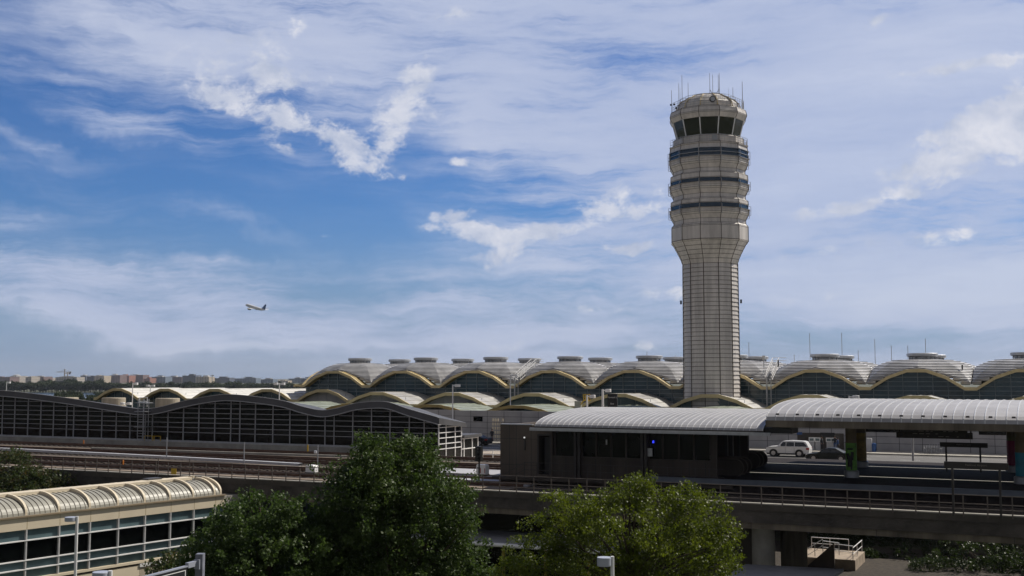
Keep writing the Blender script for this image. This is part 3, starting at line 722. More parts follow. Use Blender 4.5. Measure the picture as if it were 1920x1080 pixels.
lr_ = MB(); s1 = AT(937, 860, 99.5)[0]
for z in (9.1, 8.75): lr_.box(SE + .3, s1, 99.4, 99.45, z - .03, z + .03)
for k in range(9): s = SE + .4 + (s1 - SE - .5) * k / 8; lr_.box(s - .03, s + .03, 99.46, 99.5, 8.3, 9.12)
solo(lr_, 'low_railing', MT['galv'], 'low grey railing beside the tracks in front of the glazed annex', 'railing', (SE, 99.4, 8.3))
mb = MB(); mb.box(AT(906, 855, 106)[0], AT(945, 855, 106)[0], 106, 106.3, 8.2, AT(915, 851, 106)[1]); solo(mb, 'low_brown_wall', mat('brown brick wall', (.10, .05, .03), .8), 'low reddish brown wall left of the station house', 'wall', (-40, 106, 8.2))
# ladder frame at the roof valley, yellow gate
s0, _ = AT(262, 800, HT - 1.2)
ld = thing('roof_ladder', 'grey caged steel access ladder rising past the valley of the wavy roof', 'ladder', (s0, HT - 1.2, 9.2))
mb = MB()
for x in (258, 262, 269, 272): s, _ = AT(x, 800, HT - 1.2); mb.tube([(s, HT - 1.2 + (.5 if x in (262, 272) else 0), 9.3), (s, HT - 1.2 + (.5 if x in (262, 272) else 0), AT(x, 748, HT - 1.2)[1])], .045, 5)
mb.build('stringers', MT['galv'], ld)
mb = MB(); a = AT(258, 800, HT - 1.2)[0]; b = AT(272, 800, HT - 1.2)[0]
for k in range(16): z = 9.5 + k * .32; mb.tube([(a, HT - 1.2, z), (b, HT - 1.2, z)], .03, 4)
for z in (11.2, 13.0, 14.0): mb.box(a - .3, b + .3, HT - 1.5, HT - .3, z, z + .05)
mb.build('rungs', MT['galv'], ld)
mb = MB(); a = AT(262, 745, HT - .5)[0]; b = AT(276, 745, HT - .5)[0]; zt_ = AT(262, 745, HT - .5)[1]
mb.tube([(a, HT - .5, zt_ - 1.1), (a, HT - .5, zt_), (b, HT - .5, zt_), (b, HT - .5, zt_ - 1.1)], .04, 5); mb.tube([(a, HT - .5, zt_ - .5), (b, HT - .5, zt_ - .5)], .035, 5)
mb.build('top_guard', MT['white'], ld)
yg = MB(); a, b = AT(272, 825, 100.9)[0], AT(302, 825, 100.9)[0]
for s in (a, (a + b) / 2, (a + b) / 2 + .25, b): yg.tube([(s, 100.8, 9.62), (s, 100.8, 10.2)], .05, 5)
yg.tube([(a, 100.8, 10.18), (b, 100.8, 10.18)], .035, 5)
solo(yg, 'safety_gate', MT['yellow'], 'low yellow tubular gate at the foot of the roof ladder', 'gate', (a, 100.8, 9.62))

# ------------------------------------------------------------------ station building and platform
PZ = 10.2
ph = MB(); ph.box(-24.9, 60, 74.5, 96.5, DZ, PZ); struct(ph, 'platform', MT['plat'], (10, 80, PZ))
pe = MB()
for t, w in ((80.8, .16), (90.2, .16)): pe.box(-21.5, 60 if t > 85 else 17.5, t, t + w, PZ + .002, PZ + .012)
struct(pe, 'platform_glow_strips', glow('strip glow', (.80, .74, .60), .5), (10, 80, PZ))  # pale strips given a faint glow, added to brighten the lines
pe = MB(); pe.box(-25.3, 60, 74.2, 74.5, PZ - .32, PZ + .03); struct(pe, 'platform_edge', mat('blue grey edge', (.10, .12, .15), .5), (10, 74, PZ))
ST0 = 75.3
sL = AT(938, 850, ST0)[0]; sR = AT(1338, 850, ST0)[0]; sK = AT(1372, 870, ST0)[0]
ZT = AT(938, 796, ST0)[1]
sh = thing('metro_station_house', 'brown concrete metro station house with dark windows under a ribbed canopy', 'station house', (sL, ST0, PZ))
zc = 13.45
mb = MB(); xw = AT(1032, 850, ST0)[0]
d0, d1 = AT(1010, 850, ST0)[0], AT(1031, 850, ST0)[0]; zd = AT(1010, 817, ST0)[1]
mb.box(sL, d0, ST0, ST0 + .35, DZ, ZT); mb.box(d0, d1, ST0, ST0 + .35, zd, ZT); mb.box(d1, xw + .15, ST0, ST0 + .35, DZ, ZT); mb.box(d0, d1, ST0, ST0 + .35, DZ, PZ - .25)
mb.box(sL, sL + .35, ST0 + .35, 93, DZ, ZT - .02); mb.box(sL, AT(1310, 850, 93)[0], 92.7, 93, DZ, 12.8)
mb.box(sL + .36, AT(1335, 850, 76)[0], ST0 + .36, 92.7, ZT - .5, ZT - .4); mb.build('concrete_wall', MT['swall'], sh)
mb = MB(); mb.box(d0 + .25, d1 - .05, ST0 + .5, ST0 + .6, PZ - .25, zd - .15); dr = mb.build('door', MT['black'], sh)
mb = MB(); mb.box(d0 - .1, d1 + .1, ST0 - .03, ST0 + .08, zd, zd + .12); mb.box(d0 - .1, d0, ST0 - .03, ST0 + .08, PZ - .2, zd); mb.box(d1, d1 + .1, ST0 - .03, ST0 + .08, PZ - .2, zd); mb.build('door_frame', MT['dkfr'], dr)
# lower panels, window band, mullions
wb0 = AT(1038, 858, ST0)[1]; wt0 = AT(1038, 804, ST0)[1]
mb = MB(); mb.box(xw + .16, sR, ST0 + .05, ST0 + .3, DZ, wb0); mb.build('lower_panels', MT['brown'], sh)
mb = MB(); mb.box(xw + .16, sR, ST0 - .05, ST0 + .35, wb0, wb0 + .14); mb.box(xw + .16, sK + 2, ST0 - .02, ST0 + .4, wt0 + .03, 13.5); mb.build('window_sill', MT['brown'], sh)
winx = [1040, 1077, 1090, 1117, 1145, 1173, 1203, 1215, 1242, 1272, 1300, 1330]
for a, b in zip(winx[:-1], winx[1:]):
    if b - a < 16: continue
    s0 = AT(a, 830, ST0)[0]; s1 = AT(b, 830, ST0)[0]
    mb = MB(); mb.box(s0 + .06, s1 - .06, ST0 + .18, ST0 + .22, wb0 + .14, wt0 + .03); w = mb.build('window', MT['bglass'], sh)
    mb = MB(); mb.box(s0 - .05, s0 + .05, ST0 + .06, ST0 + .3, wb0 + .14, wt0 + .02); mb.build('mullion', MT['brown'], w)
for x in (1079, 1204):
    for dx in (0, 7):
        s = AT(x + dx, 830, ST0 - .2)[0]; mb = MB(); mb.box(s - .09, s + .09, ST0 - .32, ST0 - .12, DZ, 13.3); mb.build('column', MT['dkfr'], sh)
for x in (1336, 1342): s = AT(x, 830, ST0 - .2)[0]; mb = MB(); mb.box(s - .11, s + .11, ST0 - .32, ST0 - .1, DZ, 13.3); mb.build('column', MT['brown'], sh)
for x, t in ((1362, 80), (1385, 84), (1395, 88), (1350, 92), (1378, 92), (1372, 80), (1358, 86), (1402, 92)):
    s = AT(x, 830, t)[0]; mb = MB(); mb.box(s - .1, s + .1, t - .1, t + .1, PZ, 13.5); mb.build('column', MT['dkfr'], sh)
mb = MB(); mb.box(sL + 1, sR + .2, 84, 84.2, PZ, 13.4); mb.build('inner_wall', MT['brown'], sh)
mb = MB()                                   # formwork joints and tie holes in the concrete, panel joints below the windows
for x in (955, 968, 996): s = AT(x, 830, ST0)[0]; mb.box(s - .015, s + .015, ST0 - .006, ST0 + .01, DZ, ZT)
for z in (DZ + 1.5, DZ + 3.4): mb.box(sL, d0 - .12, ST0 - .004, ST0 + .01, z - .012, z + .012)
x = xw + 1.2
while x < sR: mb.box(x - .02, x + .02, ST0 + .04, ST0 + .06, DZ, wb0); x += 1.15
mb.build('wall_joints', MT['black'], sh)
mb = MB(); mb.box(sL, sL + 2.6, ST0 - .02, ST0 + .4, ZT + .001, ZT + .07); mb.build('parapet_flashing', MT['galv'], sh)
mb = MB(); mb.box(sL - .2, sK + .3, ST0 - 1.0, ST0 - .01, PZ - .62, PZ - .42); mb.build('service_ledge', MT['brown'], sh)
mb = MB(); s, z = AT(984, 821, ST0 - .05); mb.box(s - .05, s + .05, ST0 - .1, ST0 - .02, z - .9, z + .02); mb.build('conduit', MT['dkfr'], sh)
mb = MB(); mb.box(s - .05, s + .05, ST0 - .14, ST0 - .101, z - .02, z + .08); mb.build('wall_lamp', glow('lamp white', (1, 1, .95), .6), sh)
mb = MB(); s, z = AT(1225, 829, ST0 - .05); mb.box(s - .05, s + .05, ST0 - .1, ST0 - .02, z - .06, z + .1); mb.build('blue_phone_light', glow('lamp blue', (.03, .05, 1), 1.6), sh)
mb = MB(); s, z = AT(1219, 848, ST0 - .05); mb.box(s - .18, s + .18, ST0 - .16, ST0 - .02, z - .28, z + .28); mb.build('notice_box', MT['galv'], sh)
mb = MB(); s, z = AT(1137, 829, ST0 + .1); mb.box(s - .05, s + .05, ST0 + .1, ST0 + .15, z - .18, z + .18); mb.build('notice', MT['frame'], sh)
# service railing before the wall
sr = thing('service_railing', 'dark steel railing on the ledge in front of the station windows', 'railing', (sL, ST0 - .95, PZ))
mb = MB(); a = AT(984, 870, ST0 - .9)[0]; b = AT(1356, 870, ST0 - .9)[0]
for z in (PZ + .66, PZ + .14): mb.box(a, b, ST0 - .92, ST0 - .88, z - .02, z + .02)
mb.tube([(a, ST0 - .9, PZ + .66), (a - 2.1, ST0 - .9, PZ - .5)], .025, 4); mb.tube([(a, ST0 - .9, PZ + .14), (a - 1.8, ST0 - .9, PZ - .8)], .025, 4)
mb.build('rails', MT['dkfr'], sr)
s = a
while s <= b: mb = MB(); mb.box(s - .022, s + .022, ST0 - .95, ST0 - .921, PZ - .42, PZ + .68); mb.build('post', MT['dkfr'], sr); s += .98

# canopies
def canopy(root, s0, s1, t0, t1, ze, zr, pw, ribs, m, soff, edge, seamw=.03, endcap=True, lip=.28):
    n = 22; tc_ = (t0 + t1) / 2; hw = (t1 - t0) / 2
    prof = []
    for i in range(n + 1):
        a = math.pi * i / n; c = -math.cos(a); q = (1 - abs(c) ** pw) ** (1 / pw); prof.append((tc_ + hw * c, ze + (zr - ze) * q))
    mb = MB(); mb.strip(prof, off(prof, .08), 'x', s0, s1); cn = mb.build('vault_sheet', m, root, smooth=False)
    mb = MB()
    s = s0 + .02
    for i in range(ribs + 1):
        s = s0 + (s1 - s0) * i / ribs
        mb.strip(off(prof, -seamw), off(prof, -.0), 'x', s - seamw * .8, s + seamw * .8)
    sm = mb.build('seams', MT['seam'], cn); sm['kind'] = 'stuff'
    mb = MB(); mb.box(s0 - .05, s1 + .05, t0 - .08, t0 + .05, ze - lip, ze + .02); mb.box(s0 - .05, s1 + .05, t1 - .05, t1 + .08, ze - lip, ze + .02); mb.build('edge_beam', edge, root)
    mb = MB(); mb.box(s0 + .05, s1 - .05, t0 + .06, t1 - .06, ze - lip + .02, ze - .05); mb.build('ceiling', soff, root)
    return prof
c1a = AT(1003, 800, 73.6); c1b = AT(1434, 806, 73.6)
zr1 = 14.75
c1r = thing('station_canopy', 'pale ribbed vaulted canopy over the metro station house', 'canopy', (c1a[0], 73.6, 13.5))
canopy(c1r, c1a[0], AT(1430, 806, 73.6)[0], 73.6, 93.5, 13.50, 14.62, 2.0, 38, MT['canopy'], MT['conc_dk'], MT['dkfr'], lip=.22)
mb = MB(); mb.box(c1a[0] - .3, AT(1446, 806, 73.6)[0], 73.3, 73.5, 13.22, 13.42); mb.build('gutter', MT['galv'], c1r)
c2r = thing('platform_canopy', 'higher silvery vaulted canopy over the right platform on painted columns', 'canopy', (-20, 74, 13.9))
c2a = AT(1437, 787, 73.6)
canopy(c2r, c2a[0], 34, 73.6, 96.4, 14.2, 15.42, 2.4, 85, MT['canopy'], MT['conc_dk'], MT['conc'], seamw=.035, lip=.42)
mb = MB(); mb.box(c2a[0] - .6, AT(1486, 797, 74.2)[0], 74.0, 76, 13.35, 13.72); mb.build('end_box', MT['black'], c2r)
mb = MB()
s = c2a[0] + .7; k = 0
while s < 33:
    mb.add([(s - .12, 73.66, 14.57), (s + .12, 73.66, 14.57), (s + .10, 73.76, 14.68), (s - .10, 73.76, 14.68)], [(0, 1, 2, 3)]); s += 1.28
sg = mb.build('snow_clips', MT['dkfr'], c2r); sg['kind'] = 'stuff'
# columns, painted wraps
def column(px, py, t, r, wrap, m, label, figure=None):
    s, _ = AT(px, py, t)
    o = thing('platform_column', label, 'column', (s, t, PZ), group='painted platform columns')
    mb = MB(); mb.lathe([(r, PZ + .5), (r, 13.8)], 24, s, t); mb.build('shaft', mat('tan column', (.19, .145, .075), .6, var=.2), o, smooth=False)
    mb = MB(); mb.lathe([(r + .13, PZ), (r + .13, PZ + .42), (r + .02, PZ + .5)], 24, s, t); mb.build('base', MT['galv'], o)
    mb = MB(); mb.lathe([(r + .012, PZ + .5), (r + .012, PZ + wrap)], 24, s, t, caps=False); w = mb.build('mural', m, o)
    if figure:
        mb = MB()                           # abstract dark painted shape
        for dx, z0, z1, w_ in ((-.02, .75, 1.5, .16), (.1, 1.2, 1.75, .10), (-.13, 1.25, 1.65, .09), (.05, .55, .8, .06), (0, 1.9, 2.0, .2)):
            mb.tube([(s + dx, t - r - .02, PZ + z0), (s + dx * 1.4, t - r - .02, PZ + z1)], w_, 8)
        q = mb.build('painted_figure', MT['black'], w)
    return o
column(1597, 893, 79.8, .36, 2.35, MT['green'], 'column wrapped in lime green mural with black shape', True)
column(1615, 874, 89.3, .40, 2.6, MT['mural_y'], 'column wrapped in ochre mural behind the green one')
column(1901, 882, 89.3, .42, 2.25, MT['magenta'], 'column wrapped in magenta near the right edge')
column(1918, 905, 79.8, .40, 2.0, MT['teal'], 'column wrapped in teal at the right edge')
# hanging information board
s0, z1 = AT(1680, 797, 79); s1, z0 = AT(1824, 824, 79)
hb_ = thing('hanging_board', 'brown information board hanging under the platform canopy', 'sign', (s0, 79, z0))
mb = MB(); mb.box(s0 + .0, s1 - .0, 79, 79.2, z0, z1 - .42); mb.box(s0 + .3, s1 - .35, 79.02, 79.18, z1 - .42, z1); mb.build('panel', MT['sign'], hb_)
for s in (s0 + .32, s1 - .32):
    mb = MB(); mb.box(s - .2, s + .2, 78.97, 78.995, z0 + .04, z1 - .46); mb.build('arrow_plate', MT['brown'], hb_)
    mb = MB(); mb.lathe([(.001, 0), (.13, 0), (.13, .02), (.001, .02)], 16); mb.v = [(s + x, 78.965 - z, (z0 + z1) / 2 - .2 + y) for x, y, z in mb.v]; mb.build('arrow_disc', MT['black'], hb_)
mb = MB()
for s in (s0 + .1, s0 + .35, s1 - .1, s1 - .35): mb.box(s - .04, s + .04, 79.05, 79.12, z1 - .42, 13.9)
mb.build('hangers', MT['dkfr'], hb_)
mb = MB(); random.seed(5)
for r_ in range(3):
    x = s0 + .75
    while x < s1 - .9:
        w = random.uniform(.1, .35)
        if random.random() < .5: mb.box(x, x + w, 78.985, 78.998, z0 + .12 + r_ * .17, z0 + .16 + r_ * .17)
        x += w + .12
mb.build('small_print', MT['dimtxt'], hb_)
def make_text(name, body, size, m, parent, loc, rot, align='LEFT', ext=.004):
    cu = bpy.data.curves.new(name, 'FONT'); cu.body = body; cu.size = size; cu.extrude = ext; cu.align_x = align
    t_ = bpy.data.objects.new(name, cu); C.objects.link(t_); dg = bpy.context.evaluated_depsgraph_get()
    me = bpy.data.meshes.new_from_object(t_.evaluated_get(dg)); bpy.data.objects.remove(t_); me.materials.clear(); me.materials.append(m)
    o = bpy.data.objects.new(name, me); C.objects.link(o); o.parent = parent; o.location = loc; o.rotation_euler = rot; return o
def text(name, body, size, m, parent, s, t, z, align='LEFT'):
    r = ROOTS[parent['_r'] if '_r' in parent else parent.name]
    return make_text(name, body, size, m, parent, (s - r[0], t - r[1], z - r[2]), (R(90), 0, 0), align)
def post_sign(x0, x1, y0, y1, t, l0, l1, yb, label, words, tm, lit=False):
    s0, z1 = AT(x0, y0, t); s1, z0 = AT(x1, y1, t)
    o = thing('station_sign', label, 'sign', (s0, t, z0 - 1.2), group='post signs on the platform')
    mb = MB(); mb.box(s0, s1, t, t + .14, z0, z1); mb.build('panel', MT['sign'], o)
    zb = AT(l0, yb, t)[1]
    for x in (l0, l1):
        s = AT(x, yb, t)[0]; mb = MB(); mb.box(s - .06, s + .06, t + .02, t + .12, zb, z0); mb.build('post', MT['dkfr'], o)
    text('lettering', words, (z1 - z0) * .42, tm, o, s0 + (s1 - s0) * .5, t - .01, z0 + (z1 - z0) * .45, align='CENTER')
    return o
post_sign(1762, 1852, 829, 840, 85.0, 1775, 1839, 884, 'dark name sign on two posts in the middle of the platform', 'National Airport', MT['dimtxt'])
post_sign(1770, 1891, 865, 882, VT - .25, 1788, 1877, 968, 'large dark name sign on two tall posts at the viaduct edge', 'National Airport', MT['dimtxt'])

# escalator ends: round drums of the balustrades
for j, (x, y, t, n, lab) in enumerate(((1378, 872, 77.5, 5, 'nearer dark escalator end with three round balustrades'), (1410, 857, 84.5, 4, 'farther dark escalator end with round balustrades, under the canopy gap'))):
    s, z = AT(x, y, t); e = thing('escalator', lab, 'escalator', (s, t, PZ), group='escalators down from the platform')
    for k in range(3):
        tt = t + k * 1.15
        mb = MB(); mb.tube([(s, tt, PZ + .55), (s, tt + .16, PZ + .55)], .56, 24)
        mb.box(s - 3.2, s, tt + .02, tt + .14, PZ, PZ + 1.1); mb.build('balustrade', MT['brown'], e)
        mb = MB(); P = [(s + .6 * math.sin(a), tt + .08, PZ + .55 + .6 * math.cos(a)) for a in np.linspace(0, math.pi * .9, 12)]
        mb.tube([(s - 3.2, tt + .08, PZ + 1.15)] + P, .04, 6); mb.build('handrail', MT['rail'], e)

# ------------------------------------------------------------------ signal gear, posts, boxes on the tracks
def post_thing(name, label, cat, px, ytop, ybot, t, w, m, group=None, head=None, rz=AF):
    s, z1 = AT(px, ytop, t, rz); _, z0 = AT(px, ybot, t, rz)
    o = thing(name, label, cat, (s, t, z0), rz, group)
    mb = MB(); mb.tube([(s, t, z0), (s, t, z1)], w, 8); mb.build('pole', m, o)
    return o, s, z0, z1
for px, yt, yb, lab in ((313, 820, 857, 'thin grey pole beside the yellow gate'), (458, 829, 882, 'thin grey pole in front of the wave roof hall middle'), (596, 834, 886, 'thin grey signal pole with white lamp left of the big tree')):
    o, s, z0, z1 = post_thing('signal_pole', lab, 'pole', px, yt, yb, 78.5, .05, MT['galv'])
    if px == 596: mb = MB(); mb.lathe([(.05, z1 - .75), (.14, z1 - .7), (.14, z1 - .5), (.05, z1 - .45)], 12, s - .15, 78.4); mb.build('lamp', MT['white'], o)
for px, yt, yb, t, m, lab in ((157, 825, 838, 97, 'orange', 'small orange marker post below the left hall windows'), (231, 862, 876, 74, 'orange', 'small orange marker post behind the left viaduct railing'), (577, 834, 848, 97, 'yellow', 'short yellow marker post below the hall right of centre')):
    s, z1 = AT(px, yt, t); z0 = AT(px, yb, t)[1]; mb = MB(); mb.lathe([(.07, z0), (.07, z1 - .1), (.04, z1)], 10, s, t); solo(mb, 'marker_post', MT[m], lab, 'marker post', (s, t, z0))
s, z = AT(326, 884, VT - .1); mb = MB(); mb.box(s - .25, s + .25, VT - .13, VT - .09, z - .22, z + .22); solo(mb, 'yellow_plate', MT['yellow'], 'square yellow plate fixed to the left viaduct railing', 'sign', (s, VT - .1, z))
def cabinet(px0, px1, y0, y1, t, lab, stripe=False):
    s0, z1 = AT(px0, y0, t); s1, z0 = AT(px1, y1, t); o = thing('equipment_cabinet', lab, 'cabinet', (s0, t, z0))
    w = s1 - s0; mb = MB(); mb.prism([(s0, z0), (s1, z0), (s1, z1 - .12), (s1 - .1 * w, z1), (s0 + .05 * w, z1), (s0, z1 - .05)], 'y', t, t + .6); mb.build('box', MT['white'], o)
    mb = MB(); mb.box(s0 - .04, s1 + .04, t - .05, t + .65, z0 - .12, z0); mb.build('plinth', MT['conc_dk'], o)
    if stripe:
        for a, b in ((.32, .5), (.9, .97)): mb = MB(); mb.box(s0 + w * a, s0 + w * b, t - .012, t - .004, z0 + .1, z0 + .45); mb.build('red_panel', MT['red'], o)
        mb = MB(); mb.box(s0 + w * .1, s0 + w * .45, t - .012, t - .004, z1 - .28, z1 - .2); mb.build('vent', MT['black'], o)
    return o
cabinet(573, 588, 872, 886, 73.0, 'small white cabinet beside the tracks left of the big tree')
cabinet(893, 910, 871, 890, 72.8, 'white cabinet with red panels beside the signal at the station wall', True)
o, s, z0, z1 = post_thing('track_signal', 'black track signal on a pole beside the white and red cabinet', 'signal', 898.5, 838, 905, 71.0, .06, MT['black'])
mb = MB(); mb.box(s - .22, s + .22, 70.8, 71.15, z1 - 1.0, z1 + .05); hd = mb.build('signal_head', MT['black'], o)
mb = MB()
for k in range(3): mb.tube([(s, 70.62, z1 - .2 - k * .3), (s, 70.79, z1 - .2 - k * .3)], .1, 10)
mb.build('lens_hoods', MT['black'], hd)
for px, yt, yb, t in ((182, 858, 884, VT - .1), (297, 858, 903, VT - .1), (356, 860, 902, VT - .1)):
    post_thing('railing_mast', {182: 'leftmost', 297: 'middle', 356: 'rightmost'}[px] + ' of three thin masts fixed to the left viaduct railing', 'mast', px, yt, yb, t, .04, MT['rail'], group='masts on the left viaduct railing')

# ------------------------------------------------------------------ cream footbridge (own frame: x along it, y to its left)
def AG(px, py, b): return AT(px, py, b, GF)
GB = 65.0
fb = thing('covered_footbridge', 'cream covered footbridge with ribbed vault roof and window grid at lower left', 'footbridge', (45, GB, 0), GF)
aE = AG(421, 940, GB)[0]; aS = 18.0
zf1 = AG(100, 962, GB)[1]; zf0 = AG(100, 986, GB)[1]; zf1b = AG(400, 932, GB)[1]; zf0b = AG(400, 952, GB)[1]
zf1 = (zf1 + zf1b) / 2; zf0 = (zf0 + zf0b) / 2
mb = MB(); mb.box(aS, aE, GB, GB + .3, zf0, zf1); fs = mb.build('fascia', MT['cream_w'], fb)
mb = MB(); mb.box(aS, aE + .05, GB - .12, GB + .05, zf1 - .02, zf1 + .07); mb.build('coping', mat('shadow brown coping', (.26, .20, .13), .7), fs)  # brown strip along the top of the fascia
mb = MB()
colx = [-62, -6, 50, 111.5, 169, 222, 272, 319.5, 363, 403]
cols = [AG(x, 1010, GB)[0] for x in colx]
for a in cols: mb.box(a - .012, a + .012, GB - .004, GB + .0, zf0, zf1 - .05)
mb.build('panel_joints', MT['soffit'], fs)
GW = 5.4; zr = zf1 + 1.15
n = 10
def vp(side):                                # one half-vault: from the coping up to the flat ridge
    P = []
    for i in range(n + 1):
        a = math.pi / 2 * i / n
        y = .12 + 2.1 * (1 - math.cos(a)); z = zf1 + .08 + 1.0 * math.sin(a)
        P.append((GB + (y if side == 0 else GW - y), z))
    return P
for side in (0, 1):
    p = vp(side); mb = MB(); mb.strip(p, off(p, .05), 'x', aS, aE - .2); vs = mb.build('vault_glazing', MT['roofm'] if side else mat('cream grey vault sheet', (.34, .33, .28), .45, var=.12, scale=.5), fb)
    mb = MB(); a = aE - .3
    while a > aS:
        mb.strip(off(p, -.03), off(p, -.001), 'x', a - .02, a + .02); a -= .36
    sm = mb.build('glazing_bars', MT['towerd'], vs); sm['kind'] = 'stuff'
    for a in cols + [aE - .25]:
        if a < aS: continue
        q = [(y, z + .05) for y, z in p] ; mb = MB(); mb.strip(off(q, -.14), off(q, .05), 'x', a - .075, a + .075); mb.build('rib', MT['cream_w'], fb)
mb = MB(); mb.box(aS, aE - 1.2, GB + 2.2, GB + GW - 2.2, zr - .16, zr + .12); mb.build('ridge', MT['cream_w'], fb)
a1 = AG(258, 905, GB + 2.6)[0]; a2 = AG(318, 900, GB + 2.6)[0]
mb = MB(); mb.box(a1 + 1, a2 - .6, GB + 2.7, GB + 3.4, zr + .12, zr + .24); mb.build('roof_hatch', MT['hallroof'], fb)
mb = MB(); mb.box(aS, aE - .05, GB + GW - .3, GB + GW, 4.2, zf1); mb.build('back_wall', MT['conc_dk'], fb)
# glazing rows under the fascia
def gz(y0): return AG(222, y0, GB)[1]
rows = [zf0, gz(991.5), gz(1026), gz(1041.5), gz(1058.5)]
zz = rows[:4] + [rows[3] - (rows[2] - rows[3]) * 1.05]
names = ['gglass', 'bglass', 'gglass', 'gglass']
for ci, (a, b) in enumerate(zip([aS] + cols[0:], cols + [aE])):
    if b - a < .3: continue
    for r_ in range(4):
        mb = MB(); mb.box(a + .03, b - .03, GB + .16, GB + .2, zz[r_ + 1] + .03, zz[r_] - .03); mb.build('window', MT[names[r_]], fb)
for a in cols: mb = MB(); mb.box(a - .045, a + .045, GB + .0, GB + .16, zz[4], zz[0]); mb.build('mullion', MT['frame'], fb)
for z in zz[1:4]: mb = MB(); mb.box(aS, aE, GB - .03, GB + .15, z - .03, z + .03); mb.build('transom', MT['white'], fb)
mb = MB(); mb.box(aS, aE, GB - .05, GB + .3, zz[4] - .16, zz[4] - .0); mb.build('sill', MT['cream_w'], fb)
aM = AG(262, 1060, GB)[0]
mb = MB(); mb.box(aS, aM, GB + .02, GB + .3, zz[4] - 1.0, zz[4] - .3); mb.build('lower_fascia', MT['cream_w'], fb)
mb = MB(); mb.box(aM + .02, aE, GB + .02, GB + .3, 0, zz[4] - .4); mb.box(aM + .1, aE + .2, GB + .3, GB + GW, 0, zz[4] - .2); mb.build('base_wall', MT['tank'], fb)
mb = MB(); mb.box(aM, aE, GB - .05, GB + .1, zz[4] - .42, zz[4] - .2); mb.build('base_coping', MT['white'], fb)
mb = MB(); mb.box(aS, aM, GB + .5, GB + GW, 0, zz[4] - .2); mb.build('undercroft', MT['conc_dk'], fb)
mb = MB(); mb.box(aS, aE, GB + .3, GB + GW - .3, zz[4] - .15, zz[4] - .05); mb.box(aS, aE, GB + 2.5, GB + 2.6, zz[4], zz[0]); mb.build('interior', MT['black'], fb)
e = aE
mb = MB(); mb.box(e, e + 1.5, GB + .1, GB + GW, zf0 - 1.2, zf1 - .1); mb.build('end_block', MT['conc_lt'], fb)

# pedestrian canopy slab along the viaduct, ramp with rails
cw = thing('walkway_canopy', 'long low white canopy roof running under the viaduct behind the trees', 'canopy', (0, 66, 0))
s0 = AT(905, 1010, 66)[0]; s1 = AT(1190, 1035, 66)[0]
mb = MB(); mb.box(s0 - 9, s1 + .5, 66.2, 71.6, 6.1, 6.26); mb.build('roof_slab', mat('walkway roof sheet', (.34, .35, .38), .6, var=.1), cw)
mb = MB(); mb.tube([(s0 - 9, 66.1, 6.17), (s1 + .5, 66.1, 6.17)], .13, 10); mb.build('gutter', MT['white'], cw)
for s in np.arange(s0 - 8, s1, 3.0): mb = MB(); mb.box(s - .08, s + .08, 67, 67.16, .02, 6.1); mb.build('post', mat('ochre post', (.30, .22, .03), .6), cw)
s2 = AT(1374, 1060, 66)[0]; s3 = AT(1567, 1062, 66)[0]
gs = thing('flat_roof_slab', 'pale flat roof slab of a low shelter at the foot of the pier', 'shelter', (s2, 64, 0))
mb = MB(); mb.prism([(s2, 62.6), (s3 - 2.4, 59.6), (s3 - .4, 66.0), (s3 - .2, 69.8), (s2, 69.0)], 'z', 5.45, 5.62); mb.build('roof_slab', mat('shelter roof', (.30, .31, .35), .6, var=.15), gs)
mb = MB(); mb.prism([(s2 + .4, 60.6), (s3 - 3.1, 58.4), (s3 - 2.5, 60.3), (s2 + .2, 63.4)], 'z', 5.63, 5.68); mb.build('sunlit_paved_top', mat('sunlit roof paving', (.55, .50, .46), .8, var=.2), gs)  # paved piece with sunlight put into its paler, warmer colour
for s in (s2 + 1, s3 - 2.5): mb = MB(); mb.box(s - .1, s + .1, 64, 64.2, .02, 5.44); mb.build('post', MT['dkfr'], gs)
rp = thing('access_ramp', 'small concrete ramp with pale metal handrails lit by sun under the viaduct', 'ramp', (29, 107, 0))
def RA(x, y): a, b = AZ(x, y, .9); return a, b
q0, q1 = AT(1511, 1045, 106)[0], AT(1612, 1052, 106)[0]
mb = MB(); mb.box(q0 - 1, q1, 103.5, 109, .02, .95); mb.build('landing', mat('sandy concrete', (.36, .29, .22), .85, var=.25, scale=1), rp)
mb = MB(); sm0 = AT(1565, 1040, 103.3)[0]; mb.prism([(sm0 - 2.6, .02), (sm0, .02), (sm0, 2.4)], 'y', 103.1, 103.35); mb.build('stair_wall', MT['conc_dk'], rp)
def hrail(pts):
    mb = MB()
    for (a, b, z) in pts: mb.tube([(a, b, z), (a, b, z + 1.05)], .035, 5)
    mb.tube([(a, b, z + 1.05) for a, b, z in pts], .04, 5); mb.tube([(a, b, z + .5) for a, b, z in pts], .025, 5)
    mb.build('handrail', MT['white'], rp)
hrail([(q0, 108.8, .95), (q0 + 1.7, 108.8, .95), (q0 + 3.4, 108.8, .95)]); hrail([(sm0 - 3.4, 103.2, -.1), (sm0 - 2.6, 103.2, .5), (sm0 - 1.7, 103.2, 1.1), (sm0 - 1, 103.2, 1.6)])
hrail([(q0 + 2.0, 103.6, 1.4), (q0 + 3.4, 103.6, 1.3), (q1 - 1.8, 103.6, 1.2), (q1 - .2, 103.6, 1.1)]); hrail([(q1 - .2, 103.6, .95), (q1 - .2, 106, .95), (q1 - .2, 108.8, .95)])
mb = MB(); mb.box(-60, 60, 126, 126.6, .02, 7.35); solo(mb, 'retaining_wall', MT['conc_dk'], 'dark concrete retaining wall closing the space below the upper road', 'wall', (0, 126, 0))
# lower storey windows in the shade beneath the viaduct
mb = MB(); mb.box(-45, -19, 78, 78.3, .02, 7.39); s_ = solo(mb, 'undercroft_wall', MT['bglass'], 'dark glazed wall beneath the viaduct behind the trees', 'wall', (-30, 78, 0))

